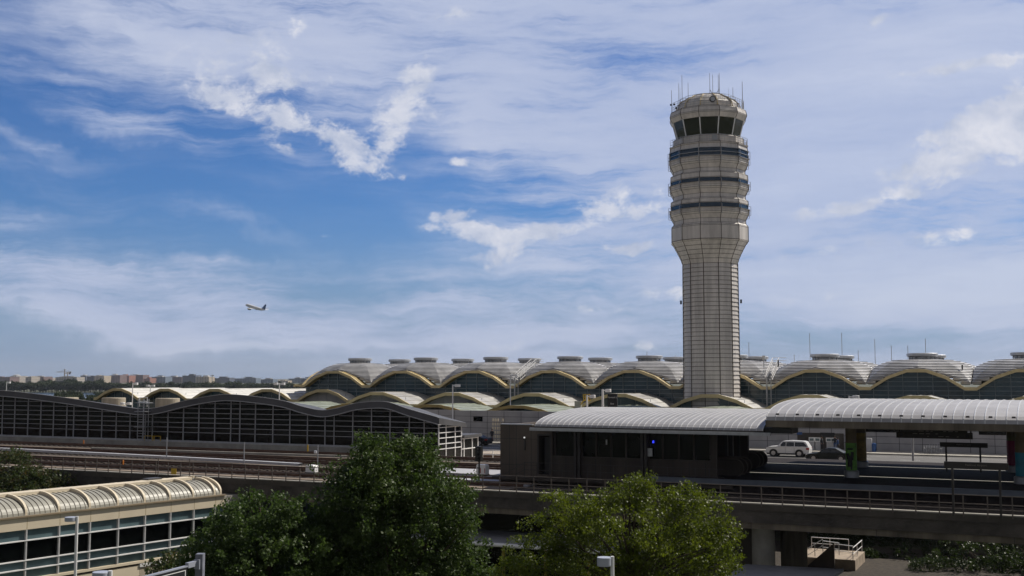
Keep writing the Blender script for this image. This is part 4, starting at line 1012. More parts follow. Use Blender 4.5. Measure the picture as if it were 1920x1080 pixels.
# ------------------------------------------------------------------ drums, poles, lamps
for i, (x0, x1, y1, t, lab) in enumerate(((197, 230, 745.5, 135, 'left weathered concrete drum beyond the wave roof'), (297, 332, 746.5, 135, 'right weathered concrete drum beyond the wave roof'), (103, 140, 744.5, 150, 'low pale drum roof just showing above the left roof slope'))):
    sa, z1 = AT(x0, y1, t); sb, _ = AT(x1, y1, t)
    if i == 2: z1 = AT(x0, 745, t)[1]
    mb = MB(); r_ = (sb - sa) / 2 * .97; mb.lathe([(r_, 8.2), (r_, z1 - .1), (r_ * .97, z1), (.1, z1 + .02)], 32, (sa + sb) / 2, t)
    solo(mb, 'concrete_drum', MT['tank'], lab, 'drum', ((sa + sb) / 2, t, 8.2))
def lamp_post(px, yt, yb, t, lab, side=1, w=.07, twin=False, rz=AF, hr=.32, hh=.28):
    o, s, z0, z1 = post_thing('lamp_post', lab, 'lamp post', px, yt, yb, t, w, MT['white'], 'pale lamp posts', rz=rz)
    for d in ((side, -side) if twin else (side,)):
        mb = MB(); mb.tube([(s, t, z1 - .12), (s + d * (hr + .1), t, z1 - .12)], .04, 6); mb.lathe([(hr * .95, z1 - .3), (hr, z1 - .27), (hr, z1 - .27 + hh), (hr * .95, z1 - .25 + hh)], 20, s + d * (hr + .3), t)
        mb.build('lamp_head', MT['white'], o)
    return o
lamp_post(12.5, 716, 733, 150, 'short pale lamp post at the left edge above the roof slope', 1)
lamp_post(249, 718, 770, 125, 'pale lamp post beside the roof ladder', 1)
lamp_post(524, 718, 752, 130, 'pale lamp post with twin heads beside the domed terminal', 1, twin=True)
lamp_post(849, 721, 787, 125, 'pale lamp post before the second low arch', 1, hr=.38)
lamp_post(957, 702, 760, 135, 'tall thin lamp post below the roof stairs', 1)
lamp_post(1100.5, 741, 767, 110, 'lamp post with cylinder head behind the station canopy', 1, w=.1)
lamp_post(1130, 730, 766, 112, 'tall square post with an arm beside the black sign', 1, w=.12)
lamp_post(1592, 742, 752, 110, 'short lamp post just showing above the right canopy', 1)
lamp_post(282, 722, 735, 150, 'small twin lamp on the white wing roof', 1, twin=True)
lamp_post(1710, 790, 864, 99, 'grey pole behind the hanging board', 1, w=.09, hr=.01, hh=.01)
lamp_post(236, 755, 764, 118, 'small twin lamp between the concrete drums', 1, twin=True, w=.05)
# near lamps below
def near_lamp(px, ytop, Y, r_, h_, lab, side, zb=0):
    X, z1 = AY(px, ytop, Y); o = thing('lamp_post', lab, 'lamp post', (X, Y, zb), WF)
    mb = MB(); mb.tube([(X, Y, zb), (X, Y, z1)], r_ * .26, 10); mb.build('pole', MT['white'], o)
    mb = MB(); hx = X + side * r_ * 1.12; mb.lathe([(r_ * .97, z1 - h_ - r_ * .15), (r_, z1 - h_), (r_, z1 - r_ * .2), (r_ * .97, z1 - r_ * .13), (.01, z1 - r_ * .1)], 32, hx, Y)
    mb.build('lamp_head', mat('lamp head paint', (.42, .45, .52), .4, var=.05), o)
near_lamp(144.5, 968, 34, .17, .12, 'slender lamp post with round head before the cream footbridge', -1)
near_lamp(1148, 1043, 30, .19, .22, 'lamp post with white cylinder head in front of the yellow-green tree', -1)
near_lamp(207, 1070, 30, .22, .14, 'lamp post just showing at the bottom edge left of the exit sign', -1)
# exit sign gantry
XX, ZZ = AY(377, 1038, 18)
ex = thing('exit_sign', 'black exit sign on a grey post with bracket in front of the left tree', 'sign', (XX, 18, 0), WF)
mb = MB(); mb.box(XX - .07, XX + .045, 17.93, 18.07, 0, ZZ); pst = mb.build('post', mat('grey post paint', (.20, .21, .25), .5, var=.25, scale=6), ex)
pr = [AY(371, 1053, 18), AY(250, 1083, 16.56)]
import_dir = Vector((pr[1][0] - pr[0][0], 16.56 - 18, 0)); ln = import_dir.length; dv = import_dir.normalized()
def along(d, z): return (pr[0][0] + dv.x * d, 18 + dv.y * d, z)
zt_ = pr[0][1]
def plate(d0, d1, z0, z1, th, m, name, parent=ex, push=0):
    nx, ny = -dv.y, dv.x
    if ny > 0: nx, ny = -nx, -ny
    mb = MB(); P = []
    for th_ in (push, push + th):
        for d, z in ((d0, z0), (d1, z0), (d1, z1), (d0, z1)):
            x, y, z_ = along(d, z); P.append((x + nx * th_, y + ny * th_, z_))
    mb.add(P, [(0, 1, 2, 3), (7, 6, 5, 4), (0, 4, 5, 1), (1, 5, 6, 2), (2, 6, 7, 3), (3, 7, 4, 0)]); return mb.build(name, m, parent, fix=True)
gp_ = mat('bracket grey', (.32, .34, .40), .45, var=.08)
plate(0, .32, zt_ - .05, zt_ + .03, .06, gp_, 'bracket'); plate(.08, .1, zt_ - .1, zt_ + .05, .1, gp_, 'bracket_clamp')
plate(.32, 3.4, zt_ - .03, zt_ - .008, .056, gp_, 'top_rail')
pnl = plate(.34, 3.4, zt_ - 1.0, zt_ - .03, .05, MT['black'], 'panel')
plate(.38, .395, zt_ - .95, zt_ - .068, .004, MT['txt'], 'border', pnl, .051); plate(.395, 3.3, zt_ - .078, zt_ - .068, .004, MT['txt'], 'border', pnl, .051)
x, y, z_ = along(.56, zt_ - .205); nx, ny = -dv.y, dv.x
if ny > 0: nx, ny = -nx, -ny
r0_ = ROOTS[ex.name]; make_text('lettering', 'Exit', .125, MT['txt'], pnl, (x + nx * .056 - r0_[0], y + ny * .056 - r0_[1], z_ - r0_[2]), (R(90), 0, math.atan2(-dv.y, -dv.x)), 'RIGHT', .002)

# roof masts on the terminal
for px, yt, yb, t, lab in ((1518, 625, 668, 186, 'tall mast above the first full dome right of the tower'), (1578, 624, 676, 190, 'tallest mast, right of the first full dome beyond the tower'), (1609, 657, 690, 186, 'short mast left of the dark crossbar between right domes'),
        (1640, 636, 684, 190, 'tall mast at the right end of the dark crossbar'), (1671, 648, 680, 186, 'mast just left of the second dome right of the tower'), (1702, 648, 667, 186, 'short mast over the cupola of the second dome right of the tower'),
        (1735, 635, 668, 190, 'tall mast at the right side of the second dome cupola'), (1489, 665, 678, 186, 'very short mast left of the first full dome right of the tower'), (1404, 642, 676, 190, 'lone mast close to the right side of the tower shaft'),
        (1213, 660, 672, 180, 'short mast with a crosspiece on the cupola left of the tower'), (1241, 668, 680, 190, 'short mast right of the cupola left of the tower'), (1266, 666, 690, 192, 'mast close to the left side of the tower shaft'), (613, 690, 698, 170, 'tiny mast on the leftmost dome')):
    post_thing('roof_mast', lab, 'mast', px, yt, yb + 6, t, .05, MT['galv'], group='thin masts on the terminal roof')
o, s, z0, z1 = post_thing('roof_antenna', 'radio antenna with a box head right of the tower', 'antenna', 1432, 668, 690, 166, .07, MT['galv'])
mb = MB(); mb.box(s - .2, s + .22, 165.8, 166.2, z1 - .5, z1 + .1); mb.build('head', MT['galv'], o)
post_thing('roof_antenna', 'short dark antenna beside the dome right of the roof stairs', 'antenna', 1459, 675, 688, 166, .1, MT['black'])
post_thing('roof_antenna', 'short dark antenna in the valley of the right domes', 'antenna', 1804, 684, 694, 166, .1, MT['black'])
mb = MB(); sa = AT(1602, 685, 190)[0]; sb = AT(1643, 685, 190)[0]; z = AT(1602, 685, 190)[1]; mb.box(sa, sb, 190, 190.3, z - .12, z + .12); mb.box((sa + sb) / 2 - .15, (sa + sb) / 2 + .15, 190, 190.3, z - 2.5, z - .12)
solo(mb, 'roof_crossbar', MT['black'], 'dark horizontal bar on a stub between two right domes', 'antenna', (sa, 190, z))
# roof maintenance stairs
for (xa, ya, xb, yb, lab) in ((966, 712, 1006, 679, 'white steel maintenance stair climbing between domes left of the tower'), (1436, 712, 1458, 677, 'white steel maintenance stair climbing between domes right of the tower')):
    s0, z0 = AT(xa, ya, 163); s1, z1 = AT(xb, yb, 169)
    st_ = thing('roof_stair', lab, 'stair', (s0, 163, z0), group='maintenance stairs on the dome roofs')
    for j in range(2):
        mb = MB(); d = j * .9
        for dz in (0, .55, 1.0): mb.tube([(s0 + d, 163, z0 + dz), (s1 + d - .5, 168, z1 - .5 + dz), (s1 + d + .4, 169, z1 - .5 + dz)], .05, 4)
        for k in range(9): u = k / 8; mb.tube([(s0 + d + (s1 - s0 - .5) * u, 163 + 5 * u, z0 + (z1 - .5 - z0) * u), (s0 + d + (s1 - s0 - .5) * u, 163 + 5 * u, z0 + (z1 - .5 - z0) * u + 1.0)], .035, 4)
        mb.build('stair_rail', MT['white'], st_)
    mb = MB()
    for k in range(12): u = k / 11; x = s0 + (s1 - s0 - .5) * u; mb.box(x, x + .85, 163 + 5 * u - .12, 163 + 5 * u + .12, z0 + (z1 - .5 - z0) * u - .03, z0 + (z1 - .5 - z0) * u)
    mb.tube([(s0 + .3, 162.2, 8.6), (s0 + .3, 162.2, z0 + .4)], .12, 6); mb.tube([(s0 + .9, 162.2, 8.6), (s0 + .9, 162.2, z0 + .4)], .07, 6)
    mb.build('treads', MT['galv'], st_)
# black gantry sign and yellow lift
s0, z1 = AT(1139, 738, 108); s1, z0 = AT(1157, 766, 108)
gs_ = thing('gantry_sign', 'black upright airline sign with small white words above the canopy', 'sign', (s0, 108, z0))
mb = MB(); mb.box(s0, s1, 108, 108.2, z0 - 3, z1); mb.build('panel', MT['black'], gs_)
text('lettering', 'Terminal 2', (z1 - z0) * .14, MT['txt'], gs_, s0 + .06, 107.99, z1 - (z1 - z0) * .3); text('lettering', 'Gate', (z1 - z0) * .14, MT['txt'], gs_, s0 + .3, 107.99, z1 - (z1 - z0) * .72)
s0, z0 = AT(1083, 754, 150); s1, z1 = AT(1103, 741, 150)
yl = thing('boom_lift', 'yellow boom lift basket standing among the low roofs', 'boom lift', (s0, 150, z0))
mb = MB(); mb.tube([(s0, 150, z0 - 1.0), (s0 + .9, 150, z0 + .2), (s1, 150, z1 - .6)], .09, 6); mb.build('boom', MT['yellow'], yl)
mb = MB()
for dx in (0, .7):
    for dy in (0, .7): mb.tube([(s1 - .7 + dx, 150 + dy, z1 - .8), (s1 - .8 + dx, 150 + dy, z1 + .1)], .05, 4)
for z in (z1 - .8, z1 - .3, z1 + .1): mb.tube([(s1 - .75, 150, z), (s1, 150, z), (s1, 150.7, z), (s1 - .75, 150.7, z), (s1 - .75, 150, z)], .05, 4)
mb.build('basket', MT['yellow'], yl)
mb = MB(); mb.box(s0 - .4, s0 + .5, 149.8, 150.4, z0 - 1.3, z0 + .15); mb.build('turret', MT['conc_lt'], yl)

# ------------------------------------------------------------------ vehicles (facing -x in their own grid)
def car(name, label, cat, s, t, z, L_, W, H, paint, kind='suv', flip=1):
    o = thing(name, label, cat, (s, t, z))
    def X(u): return s + (u - .5) * L_ * flip
    hb = .40 * H if kind == 'sedan' else .36 * H
    if kind == 'suv':
        low = [(0, .20), (.0, .42), (.015, .53), (.08, .60), (.25, .64), (.29, .645), (.985, .645), (1.0, .50), (.995, .24), (.96, .17), (.03, .15)]
        top = [(.27, .63), (.375, .93), (.41, .965), (.58, 1.0), (.86, .975), (.92, .93), (.985, .63)]
        glass = [(.325, .635), (.40, .905), (.87, .905), (.955, .66)]
    else:
        low = [(0, .22), (.01, .42), (.06, .52), (.25, .60), (.33, .63), (.80, .66), (.985, .66), (1, .50), (.995, .24), (.96, .17), (.03, .15)]
        top = [(.26, .60), (.42, .93), (.52, 1.0), (.66, .98), (.84, .66)]
        glass = [(.315, .635), (.44, .90), (.53, .955), (.65, .94), (.78, .68)]
    mb = MB(); hw = W / 2
    # body as lofted sections: waist wider than sill and roof
    def loft(poly, w0, w1, z0, z1):
        n_ = len(poly); vs = []
        for sg in (-1, 1):
            for u, v in poly:
                k = (v - z0) / max(1e-6, z1 - z0); w = w0 + (w1 - w0) * min(1, max(0, k))
                e = 1 - .10 * max(0, (.06 - u) / .06) - .10 * max(0, (u - .94) / .06)
                vs.append((X(u), t + sg * w * hw * e, z + v * H))
        fs = [tuple(range(n_)), tuple(range(2 * n_ - 1, n_ - 1, -1))] + [(i, i + n_, (i + 1) % n_ + n_, (i + 1) % n_) for i in range(n_)]
        mb.add(vs, fs)
    loft(low, .94, 1.0, .15, .5); loft(top, .93, .74, .61, 1.0)
    body = mb.build('body', paint, o)
    bv = body.modifiers.new('bevel', 'BEVEL'); bv.width = .035; bv.segments = 2; bv.limit_method = 'ANGLE'; bv.angle_limit = R(35)
    for sg in (-1, 1):
        vs = []
        for u, v in glass:
            k = (v - .61) / .39; w = (.93 + (.74 - .93) * k) * hw + .012; vs.append((X(u), t + sg * w, z + v * H))
        mb = MB(); mb.quad(*vs); mb.build('side_window', MT['carglass'], o, fix=False)
        for ua in ((.47, .66) if kind == 'suv' else (.54,)):
            mb = MB(); w0 = (.93 - .19 * .07) * hw + .018; w1 = (.93 - .19 * .76) * hw + .018
            mb.quad((X(ua), t + sg * w0, z + .64 * H), (X(ua + .012), t + sg * w0, z + .64 * H), (X(ua + .012), t + sg * w1, z + .905 * H), (X(ua), t + sg * w1, z + .905 * H)); mb.build('pillar', paint, o, fix=False)
        for u in (.46, .66):
            mb = MB(); mb.quad((X(u), t + sg * (hw + .004), z + .22 * H), (X(u + .003), t + sg * (hw + .004), z + .22 * H), (X(u + .003), t + sg * (hw * .94 + .012), z + .6 * H), (X(u), t + sg * (hw * .94 + .012), z + .6 * H)); mb.build('door_seam', MT['black'], o, fix=False)
        mb = MB(); mb.box(min(X(.33), X(.36)), max(X(.33), X(.36)), t + sg * hw * .95 - (.0 if sg > 0 else .16), t + sg * hw * .95 + (.16 if sg > 0 else 0), z + .62 * H, z + .70 * H); mb.build('mirror', paint, o)
    mb = MB(); u0, v0 = top[0]; u1, v1 = top[1]
    mb.quad((X(u0 + .015) - .02 * flip, t - .80 * hw, z + (v0 + .03) * H), (X(u0 + .015) - .02 * flip, t + .80 * hw, z + (v0 + .03) * H), (X(u1) - .02 * flip, t + .70 * hw, z + (v1 - .02) * H), (X(u1) - .02 * flip, t - .70 * hw, z + (v1 - .02) * H)); mb.build('windscreen', MT['carglass'], o, fix=False)
    mb = MB(); mb.box(min(X(.03), X(.97)), max(X(.03), X(.97)), t - hw * .97, t + hw * .97, z + .13 * H, z + .22 * H); mb.build('sill_trim', MT['black'], o)
    r_ = .215 * H if kind == 'suv' else .235 * H
    for u in (.185, .775):
        for sg in (-1, 1):
            y0 = t + sg * (hw - .22); y1 = t + sg * (hw + .015)
            mb = MB(); mb.tube([(X(u), y0, z + r_), (X(u), t + sg * (hw + .008), z + r_)], r_ * 1.2, 24); mb.build('wheel_arch', MT['black'], o)
            mb = MB(); mb.tube([(X(u), y0, z + r_), (X(u), y1, z + r_)], r_, 24); w = mb.build('wheel', MT['tyre'], o)
            mb = MB(); mb.tube([(X(u), y1, z + r_), (X(u), y1 + sg * .008, z + r_)], r_ * .62, 12); mb.build('rim', MT['rim'], w)
    for sg in (-1, 1):
        mb = MB(); a, b = X(.012), X(.07); mb.box(min(a, b), max(a, b), t + sg * hw * .78 - .12, t + sg * hw * .78 + .13, z + .42 * H, z + .50 * H); mb.build('headlight', MT['frame'], o)
        mb = MB(); a, b = X(.93), X(.998); mb.box(min(a, b), max(a, b), t + sg * hw * .85 - .12, t + sg * hw * .85 + .08, z + .46 * H, z + .58 * H); mb.build('tail_light', MT['red'], o)
    return o
s, _ = AT(1476, 853, 126.8)
car('parked_suv', 'white SUV parked on the upper road behind the platform', 'suv', s, 127.7, 8.21, 4.85, 1.95, 1.78, MT['wpaint'])
s, _ = AT(1553, 858, 121.5)
car('dark_car', 'dark green low car partly behind the green painted column', 'car', s, 122.2, 8.21, 4.75, 1.85, 1.42, MT['dpaint'], 'sedan')
s, _ = AT(884, 835, 130)
car('black_car', 'black car seen past the end of the glass hall', 'car', s, 130.7, 8.21, 4.7, 1.85, 1.5, MT['black'], 'sedan')

# ------------------------------------------------------------------ people at the kerb and kiosks
def person(s, t, z, h, label, top, legs, face=0, arm=.1, lean=0):
    k = h / 1.75; cs, sn = math.cos(face), math.sin(face)
    V = [(0, 0, .95, .15, .12), (0, 0, 1.15, .15, .11), (0, .0, 1.38, .18, .12), (0, 0, 1.50, .065, .06), (0, -.02, 1.60, .085, .10), (0, -.01, 1.70, .075, .085),
         (.10, 0, .88, .10, .10), (.11, -.02, .50, .065, .065), (.11, .02, .10, .045, .05), (.11, -.12, .04, .04, .05),
         (-.10, 0, .88, .10, .10), (-.11, .03, .50, .065, .065), (-.11, .06, .10, .045, .05), (-.11, -.08, .04, .04, .05),
         (.21, 0, 1.38, .06, .06), (.26, .02, 1.12, .045, .045), (.25, -arm, .90, .035, .035), (.25, -arm - .04, .81, .03, .02),
         (-.21, 0, 1.38, .06, .06), (-.26, .02, 1.12, .045, .045), (-.25, -arm, .90, .035, .035), (-.25, -arm - .04, .81, .03, .02)]
    E = [(0, 1), (1, 2), (2, 3), (3, 4), (4, 5), (0, 6), (6, 7), (7, 8), (8, 9), (0, 10), (10, 11), (11, 12), (12, 13), (2, 14), (14, 15), (15, 16), (16, 17), (2, 18), (18, 19), (19, 20), (20, 21)]
    me = bpy.data.meshes.new('person'); me.from_pydata([((x * cs - y * sn) * k, (x * sn + y * cs) * k, zz * k) for x, y, zz, _, _ in V], E, [])
    o = bpy.data.objects.new('person', me); C.objects.link(o)
    x, y = loc2w(AF, s, t); o.location = (x, y, z); o.rotation_euler = (0, 0, AF)
    md = o.modifiers.new('skin', 'SKIN'); 
    for i, v in enumerate(V): me.skin_vertices[0].data[i].radius = (v[3] * k, v[4] * k)
    me.skin_vertices[0].data[0].use_root = True
    o.modifiers.new('sub', 'SUBSURF').render_levels = 1
    dg = bpy.context.evaluated_depsgraph_get(); ev = bpy.data.meshes.new_from_object(o.evaluated_get(dg)); o.modifiers.clear(); o.data = ev
    ev.materials.clear()
    for m in (MT[top], MT[legs], MT['skin'], MT['black']): ev.materials.append(m)
    for p in ev.polygons:
        zc_ = p.center.z / k; xx = math.hypot(p.center.x, p.center.y) / k
        p.material_index = 2 if zc_ > 1.5 or (zc_ < .92 and xx > .2 and zc_ > .75) else (0 if zc_ > .93 else (3 if zc_ < .1 else 1))
    hd = MB(); hd.lathe([(.02, 1.81 * k), (.08 * k, 1.78 * k), (.098 * k, 1.70 * k), (.095 * k, 1.62 * k)], 10, 0, .01 * k, caps=False)
    ho = bpy.data.meshes.new('hair'); ho.from_pydata(hd.v, [], hd.f); ho.materials.append(MT['hair']); h_ = bpy.data.objects.new('hair', ho); C.objects.link(h_); h_.parent = o
    return tag(o, label, 'person')
for px, t, h, lab, a, b, f in ((922.5, 136, 1.72, 'person in black standing by the pale screen near the station wall', 'cloth_d', 'cloth_d', .3), (1541, 136.5, 1.72, 'person in dark clothes between the kiosks', 'cloth_d', 'cloth_d', 1.2),
        (1566, 137.2, 1.75, 'person in a dark top behind the right kiosk', 'cloth_d', 'cloth_b', .2), (1571, 136, 1.62, 'person in a blue top at the right of the kiosks', 'cloth_b', 'cloth_d', 2.0)):
    s = AT(px, 840, t)[0]; person(s, t, 8.362, h, lab, a, b, f)
for i, px in enumerate((1523, 1534, 1555, 1564)):
    s = AT(px, 840, 137.8)[0]; o = thing('kiosk', f'{["first", "second", "third", "fourth"][i]} white self-service kiosk from the left behind the white SUV', 'kiosk', (s, 137.8, 8.36), group='kerbside kiosks')
    mb = MB(); mb.box(s - .28, s + .28, 137.6, 138.1, 8.37, 9.35); mb.build('stand', MT['frame'], o)
    mb = MB(); mb.box(s - .33, s + .33, 137.5, 137.6, 9.35, 9.85); mb.build('screen_housing', MT['white'], o)
    mb = MB(); mb.box(s - .24, s + .24, 137.49, 137.497, 9.45, 9.75); mb.build('screen', MT['gglass'], o)
s = AT(1630, 840, 137.5)[0]; mb = MB(); mb.box(s - .3, s + .3, 137.3, 137.8, 8.37, 9.9); mb.box(s - .25, s + .25, 137.28, 137.297, 9.3, 9.8)
solo(mb, 'ticket_machine', MT['cover'], 'white machine with blue bin right of the ochre column', 'machine', (s, 137.5, 8.37))
s = AT(1639, 842, 137)[0]; mb = MB(); mb.lathe([(.22, 8.37), (.26, 9.3), (.24, 9.35), (.05, 9.4)], 14, s, 137); solo(mb, 'litter_bin', MT['blue'], 'blue litter bin beside the white machine', 'bin', (s, 137, 8.37))
random.seed(8)
gr_ = []
for i, px in enumerate(np.linspace(1738, 1762, 6)):
    s = AT(px, 843, 137)[0]; mb = MB(); mb.box(s - .3, s + .25, 136.8, 137.2, 8.9, 8.97); mb.box(s - .35, s - .28, 136.8, 137.2, 8.37, 9.2); mb.tube([(s + .2, 137, 8.37), (s + .2, 137, 8.9)], .04, 5); mb.tube([(s + .3, 136.8, 8.95), (s + .32, 136.8, 9.4)], .03, 4)
    solo(mb, 'luggage_trolley', MT['galv'], 'grey luggage trolley in a row by the far wall', 'trolley', (s, 137, 8.37), group='luggage trolleys by the far wall')

# ------------------------------------------------------------------ trees
def leaf_mat(name, cols, trans=.35, rough=.45):
    m = bpy.data.materials.new(name); m.use_nodes = True; t = m.node_tree; b = t.nodes['Principled BSDF']; out = t.nodes['Material Output']
    tcn = t.nodes.new('ShaderNodeTexCoord'); n = t.nodes.new('ShaderNodeTexNoise'); n.inputs['Scale'].default_value = 1.1; n.inputs['Detail'].default_value = 8; n.inputs['Roughness'].default_value = .8
    t.links.new(tcn.outputs['Object'], n.inputs['Vector'])
    r = t.nodes.new('ShaderNodeValToRGB'); e = r.color_ramp.elements
    e[0].position = .3; e[0].color = (*cols[0], 1); e[1].position = .72; e[1].color = (*cols[-1], 1)
    if len(cols) > 2: x = r.color_ramp.elements.new(.5); x.color = (*cols[1], 1)
    t.links.new(n.outputs['Fac'], r.inputs[0]); t.links.new(r.outputs[0], b.inputs['Base Color'])
    b.inputs['Roughness'].default_value = rough; b.inputs['Specular IOR Level'].default_value = .3
    tr = t.nodes.new('ShaderNodeBsdfTranslucent'); hs = t.nodes.new('ShaderNodeHueSaturation'); hs.inputs['Value'].default_value = 1.6; hs.inputs['Saturation'].default_value = 1.1
    t.links.new(r.outputs[0], hs.inputs['Color']); t.links.new(hs.outputs[0], tr.inputs['Color'])
    mx = t.nodes.new('ShaderNodeMixShader'); mx.inputs[0].default_value = trans
    t.links.new(b.outputs[0], mx.inputs[1]); t.links.new(tr.outputs[0], mx.inputs[2]); t.links.new(mx.outputs[0], out.inputs['Surface'])
    return m
LM = dict(dark=leaf_mat('dark green leaves', [(.026, .046, .012), (.048, .078, .018), (.10, .13, .038)], .3, .55),
          dark2=leaf_mat('mid green leaves', [(.028, .050, .012), (.050, .082, .020), (.09, .125, .036)], .32, .55),
          yel=leaf_mat('yellow green leaves', [(.050, .070, .010), (.085, .110, .014), (.145, .165, .026)], .38, .5),
          red=leaf_mat('turning leaves', [(.030, .045, .012), (.045, .065, .02), (.13, .055, .025)], .3, .5),
          far=leaf_mat('far tree leaves', [(.020, .034, .014), (.035, .052, .02), (.055, .07, .03)], .1, .8),
          shade=leaf_mat('undergrowth leaves', [(.014, .026, .008), (.028, .044, .012), (.05, .065, .02)], .3, .5))
def leaves_mesh(name, rng, centres, radii, per, size, droop=.5, flat=.8):
    """many bent leaf blades scattered in small sprays round the given centres"""
    c = np.repeat(centres, per, axis=0); rr = np.repeat(radii, per)
    n = len(c); d = rng.normal(size=(n, 3)); d /= np.linalg.norm(d, axis=1)[:, None]
    rad = rr * rng.uniform(.15, 1, n) ** .6
    p = c + d * rad[:, None] * np.array([1, 1, flat])
    ax = rng.normal(size=(n, 3)) + d * .8; ax[:, 2] -= droop; ax /= np.linalg.norm(ax, axis=1)[:, None]
    sd_ = np.cross(ax, rng.normal(size=(n, 3))); sd_ /= np.linalg.norm(sd_, axis=1)[:, None]
    nm = np.cross(ax, sd_)
    L_ = size * rng.uniform(.6, 1.3, n)[:, None]; W = L_ * .36
    v = np.stack([p, p + ax * L_ * .45 + sd_ * W + nm * L_ * .06, p + ax * L_ - nm * L_ * .12, p + ax * L_ * .45 - sd_ * W + nm * L_ * .06], axis=1).reshape(-1, 3)
    me = bpy.data.meshes.new(name); me.vertices.add(len(v)); me.vertices.foreach_set('co', v.astype(np.float32).ravel())
    me.loops.add(n * 4); me.loops.foreach_set('vertex_index', np.arange(n * 4, dtype=np.int32))
    me.polygons.add(n); me.polygons.foreach_set('loop_start', np.arange(0, n * 4, 4, dtype=np.int32)); me.polygons.foreach_set('loop_total', np.full(n, 4, dtype=np.int32))
    me.update(calc_edges=True); me.validate(); return me
def tree(name, label, cat, X, Y, zg, lobes, m, seed, ncl, per, size, rc, trunk=.22, limbs=22, group=None, droop=.5, shell=.62, flat=.8):
    rng = np.random.default_rng(seed); o = thing(name, label, cat, (X, Y, zg), WF, group)
    cs = []; vol = np.array([l[3] * l[4] * l[5] for l in lobes]) ** .66; pr_ = vol / vol.sum()
    while len(cs) < ncl:
        l = lobes[rng.choice(len(lobes), p=pr_)]; d = rng.normal(size=3); d /= np.linalg.norm(d)
        k = (rng.uniform(shell, 1.03) if rng.random() > .08 else rng.uniform(1.04, 1.2)) * (1 + .08 * math.sin(5 * math.atan2(d[1], d[0]) + seed))
        q = np.array([l[0] + d[0] * l[3] * k, l[1] + d[1] * l[4] * k, l[2] + d[2] * l[5] * k])
        cs.append(q)
    cs = np.array(cs); rad = rng.uniform(.55, 1.25, ncl) * rc
    me = leaves_mesh('crown', rng, cs - np.array([X, Y, zg]), rad, per, size, droop, flat); me.materials.append(m)
    cr = bpy.data.objects.new('crown', me); C.objects.link(cr); cr.parent = o; cr['_r'] = o.name
    zlow = min(l[2] - l[5] for l in lobes); ztop = max(l[2] + l[5] for l in lobes)
    mb = MB(); fork = zlow + (ztop - zlow) * .12
    mb.tube([(X, Y, zg), (X + .05, Y, zg + (fork - zg) * .5), (X, Y + .05, fork), (X + .08, Y, fork + (ztop - fork) * .55)], trunk, 8, r1=trunk * .4)
    for i in range(limbs):
        q = cs[rng.integers(len(cs))]; zb = fork + (min(q[2], ztop) - X * 0 - fork) * rng.uniform(0, .5); zb = max(fork - .3, min(zb, fork + (ztop - fork) * .5))
        mid = (X + (q[0] - X) * .5, Y + (q[1] - Y) * .5, zb + (q[2] - zb) * .62)
        mb.tube([(X, Y, zb), mid, tuple(q)], trunk * .32, 5, r1=.015)
    mb.build('trunk', MT['bark'], o); return o
def lobe(px, py, Y, rx, rz, ry=None):        # rx, rz in photo pixels at that distance
    X, Z = AY(px, py, Y); k = Y / F; return (X, Y + 0.0, Z, rx * k, (ry or rx) * k, rz * k)
YB = 38
lb = [lobe(740, 905, YB, 105, 85), lobe(685, 950, YB - .6, 95, 90), lobe(800, 960, YB - .5, 95, 95), lobe(745, 1010, YB, 150, 140), lobe(640, 1030, YB - .4, 75, 90), lobe(850, 1040, YB, 62, 90), lobe(745, 1150, YB, 160, 130), lobe(700, 860, YB, 45, 38), lobe(775, 855, YB + .3, 48, 36)]
tree('maple_tree', 'big dense dark green tree in the bottom centre', 'tree', lb[3][0], YB, 0, lb, LM['dark'], 3, 2300, 44, .10, .27, .26, 30)
YL = 36
ll = [lobe(480, 985, YL, 85, 62), lobe(555, 985, YL, 60, 60), lobe(420, 1030, YL, 80, 60), lobe(500, 1060, YL, 140, 90), lobe(390, 1085, YL, 70, 55), lobe(470, 1140, YL, 150, 110), lobe(545, 1060, YL, 70, 90)]
tree('maple_tree', 'lower dark green tree left of the big one behind the exit sign', 'tree', ll[3][0], YL, 0, ll, LM['dark2'], 4, 1300, 42, .10, .26, .2, 24)
YR = 44
lr = [lobe(1198, 905, YR, 30, 26), lobe(1165, 930, YR, 40, 30), lobe(1225, 935, YR, 40, 26), lobe(1085, 945, YR, 62, 35), lobe(1290, 938, YR, 46, 30), lobe(1305, 965, YR, 62, 48), lobe(1180, 990, YR, 150, 62), lobe(1060, 990, YR, 50, 42), lobe(1345, 1005, YR, 48, 38),
      lobe(1120, 1050, YR, 110, 50), lobe(1005, 1050, YR, 75, 45), lobe(965, 1075, YR, 55, 35), lobe(1030, 1000, YR, 60, 38), lobe(1260, 1050, YR, 115, 55), lobe(1330, 1060, YR, 50, 45), lobe(1170, 1110, YR, 190, 70)]
tree('crepe_tree', 'loose yellow-green tree with ragged top below the metro station', 'tree', lr[6][0], YR, 0, lr, LM['yel'], 5, 1500, 40, .095, .33, .2, 60, droop=.1, shell=.5, flat=.7)
YE = 92
le = [lobe(15, 885, YE, 45, 42), lobe(-60, 870, YE, 60, 60), lobe(60, 905, YE, 45, 26), lobe(108, 905, YE, 32, 26), lobe(30, 930, YE, 120, 40)]
tree('autumn_tree', 'green tree with reddish leaves at the left edge above the footbridge roof', 'tree', le[1][0], YE, 0, le, LM['red'], 6, 520, 40, .20, .55, .2, 16)
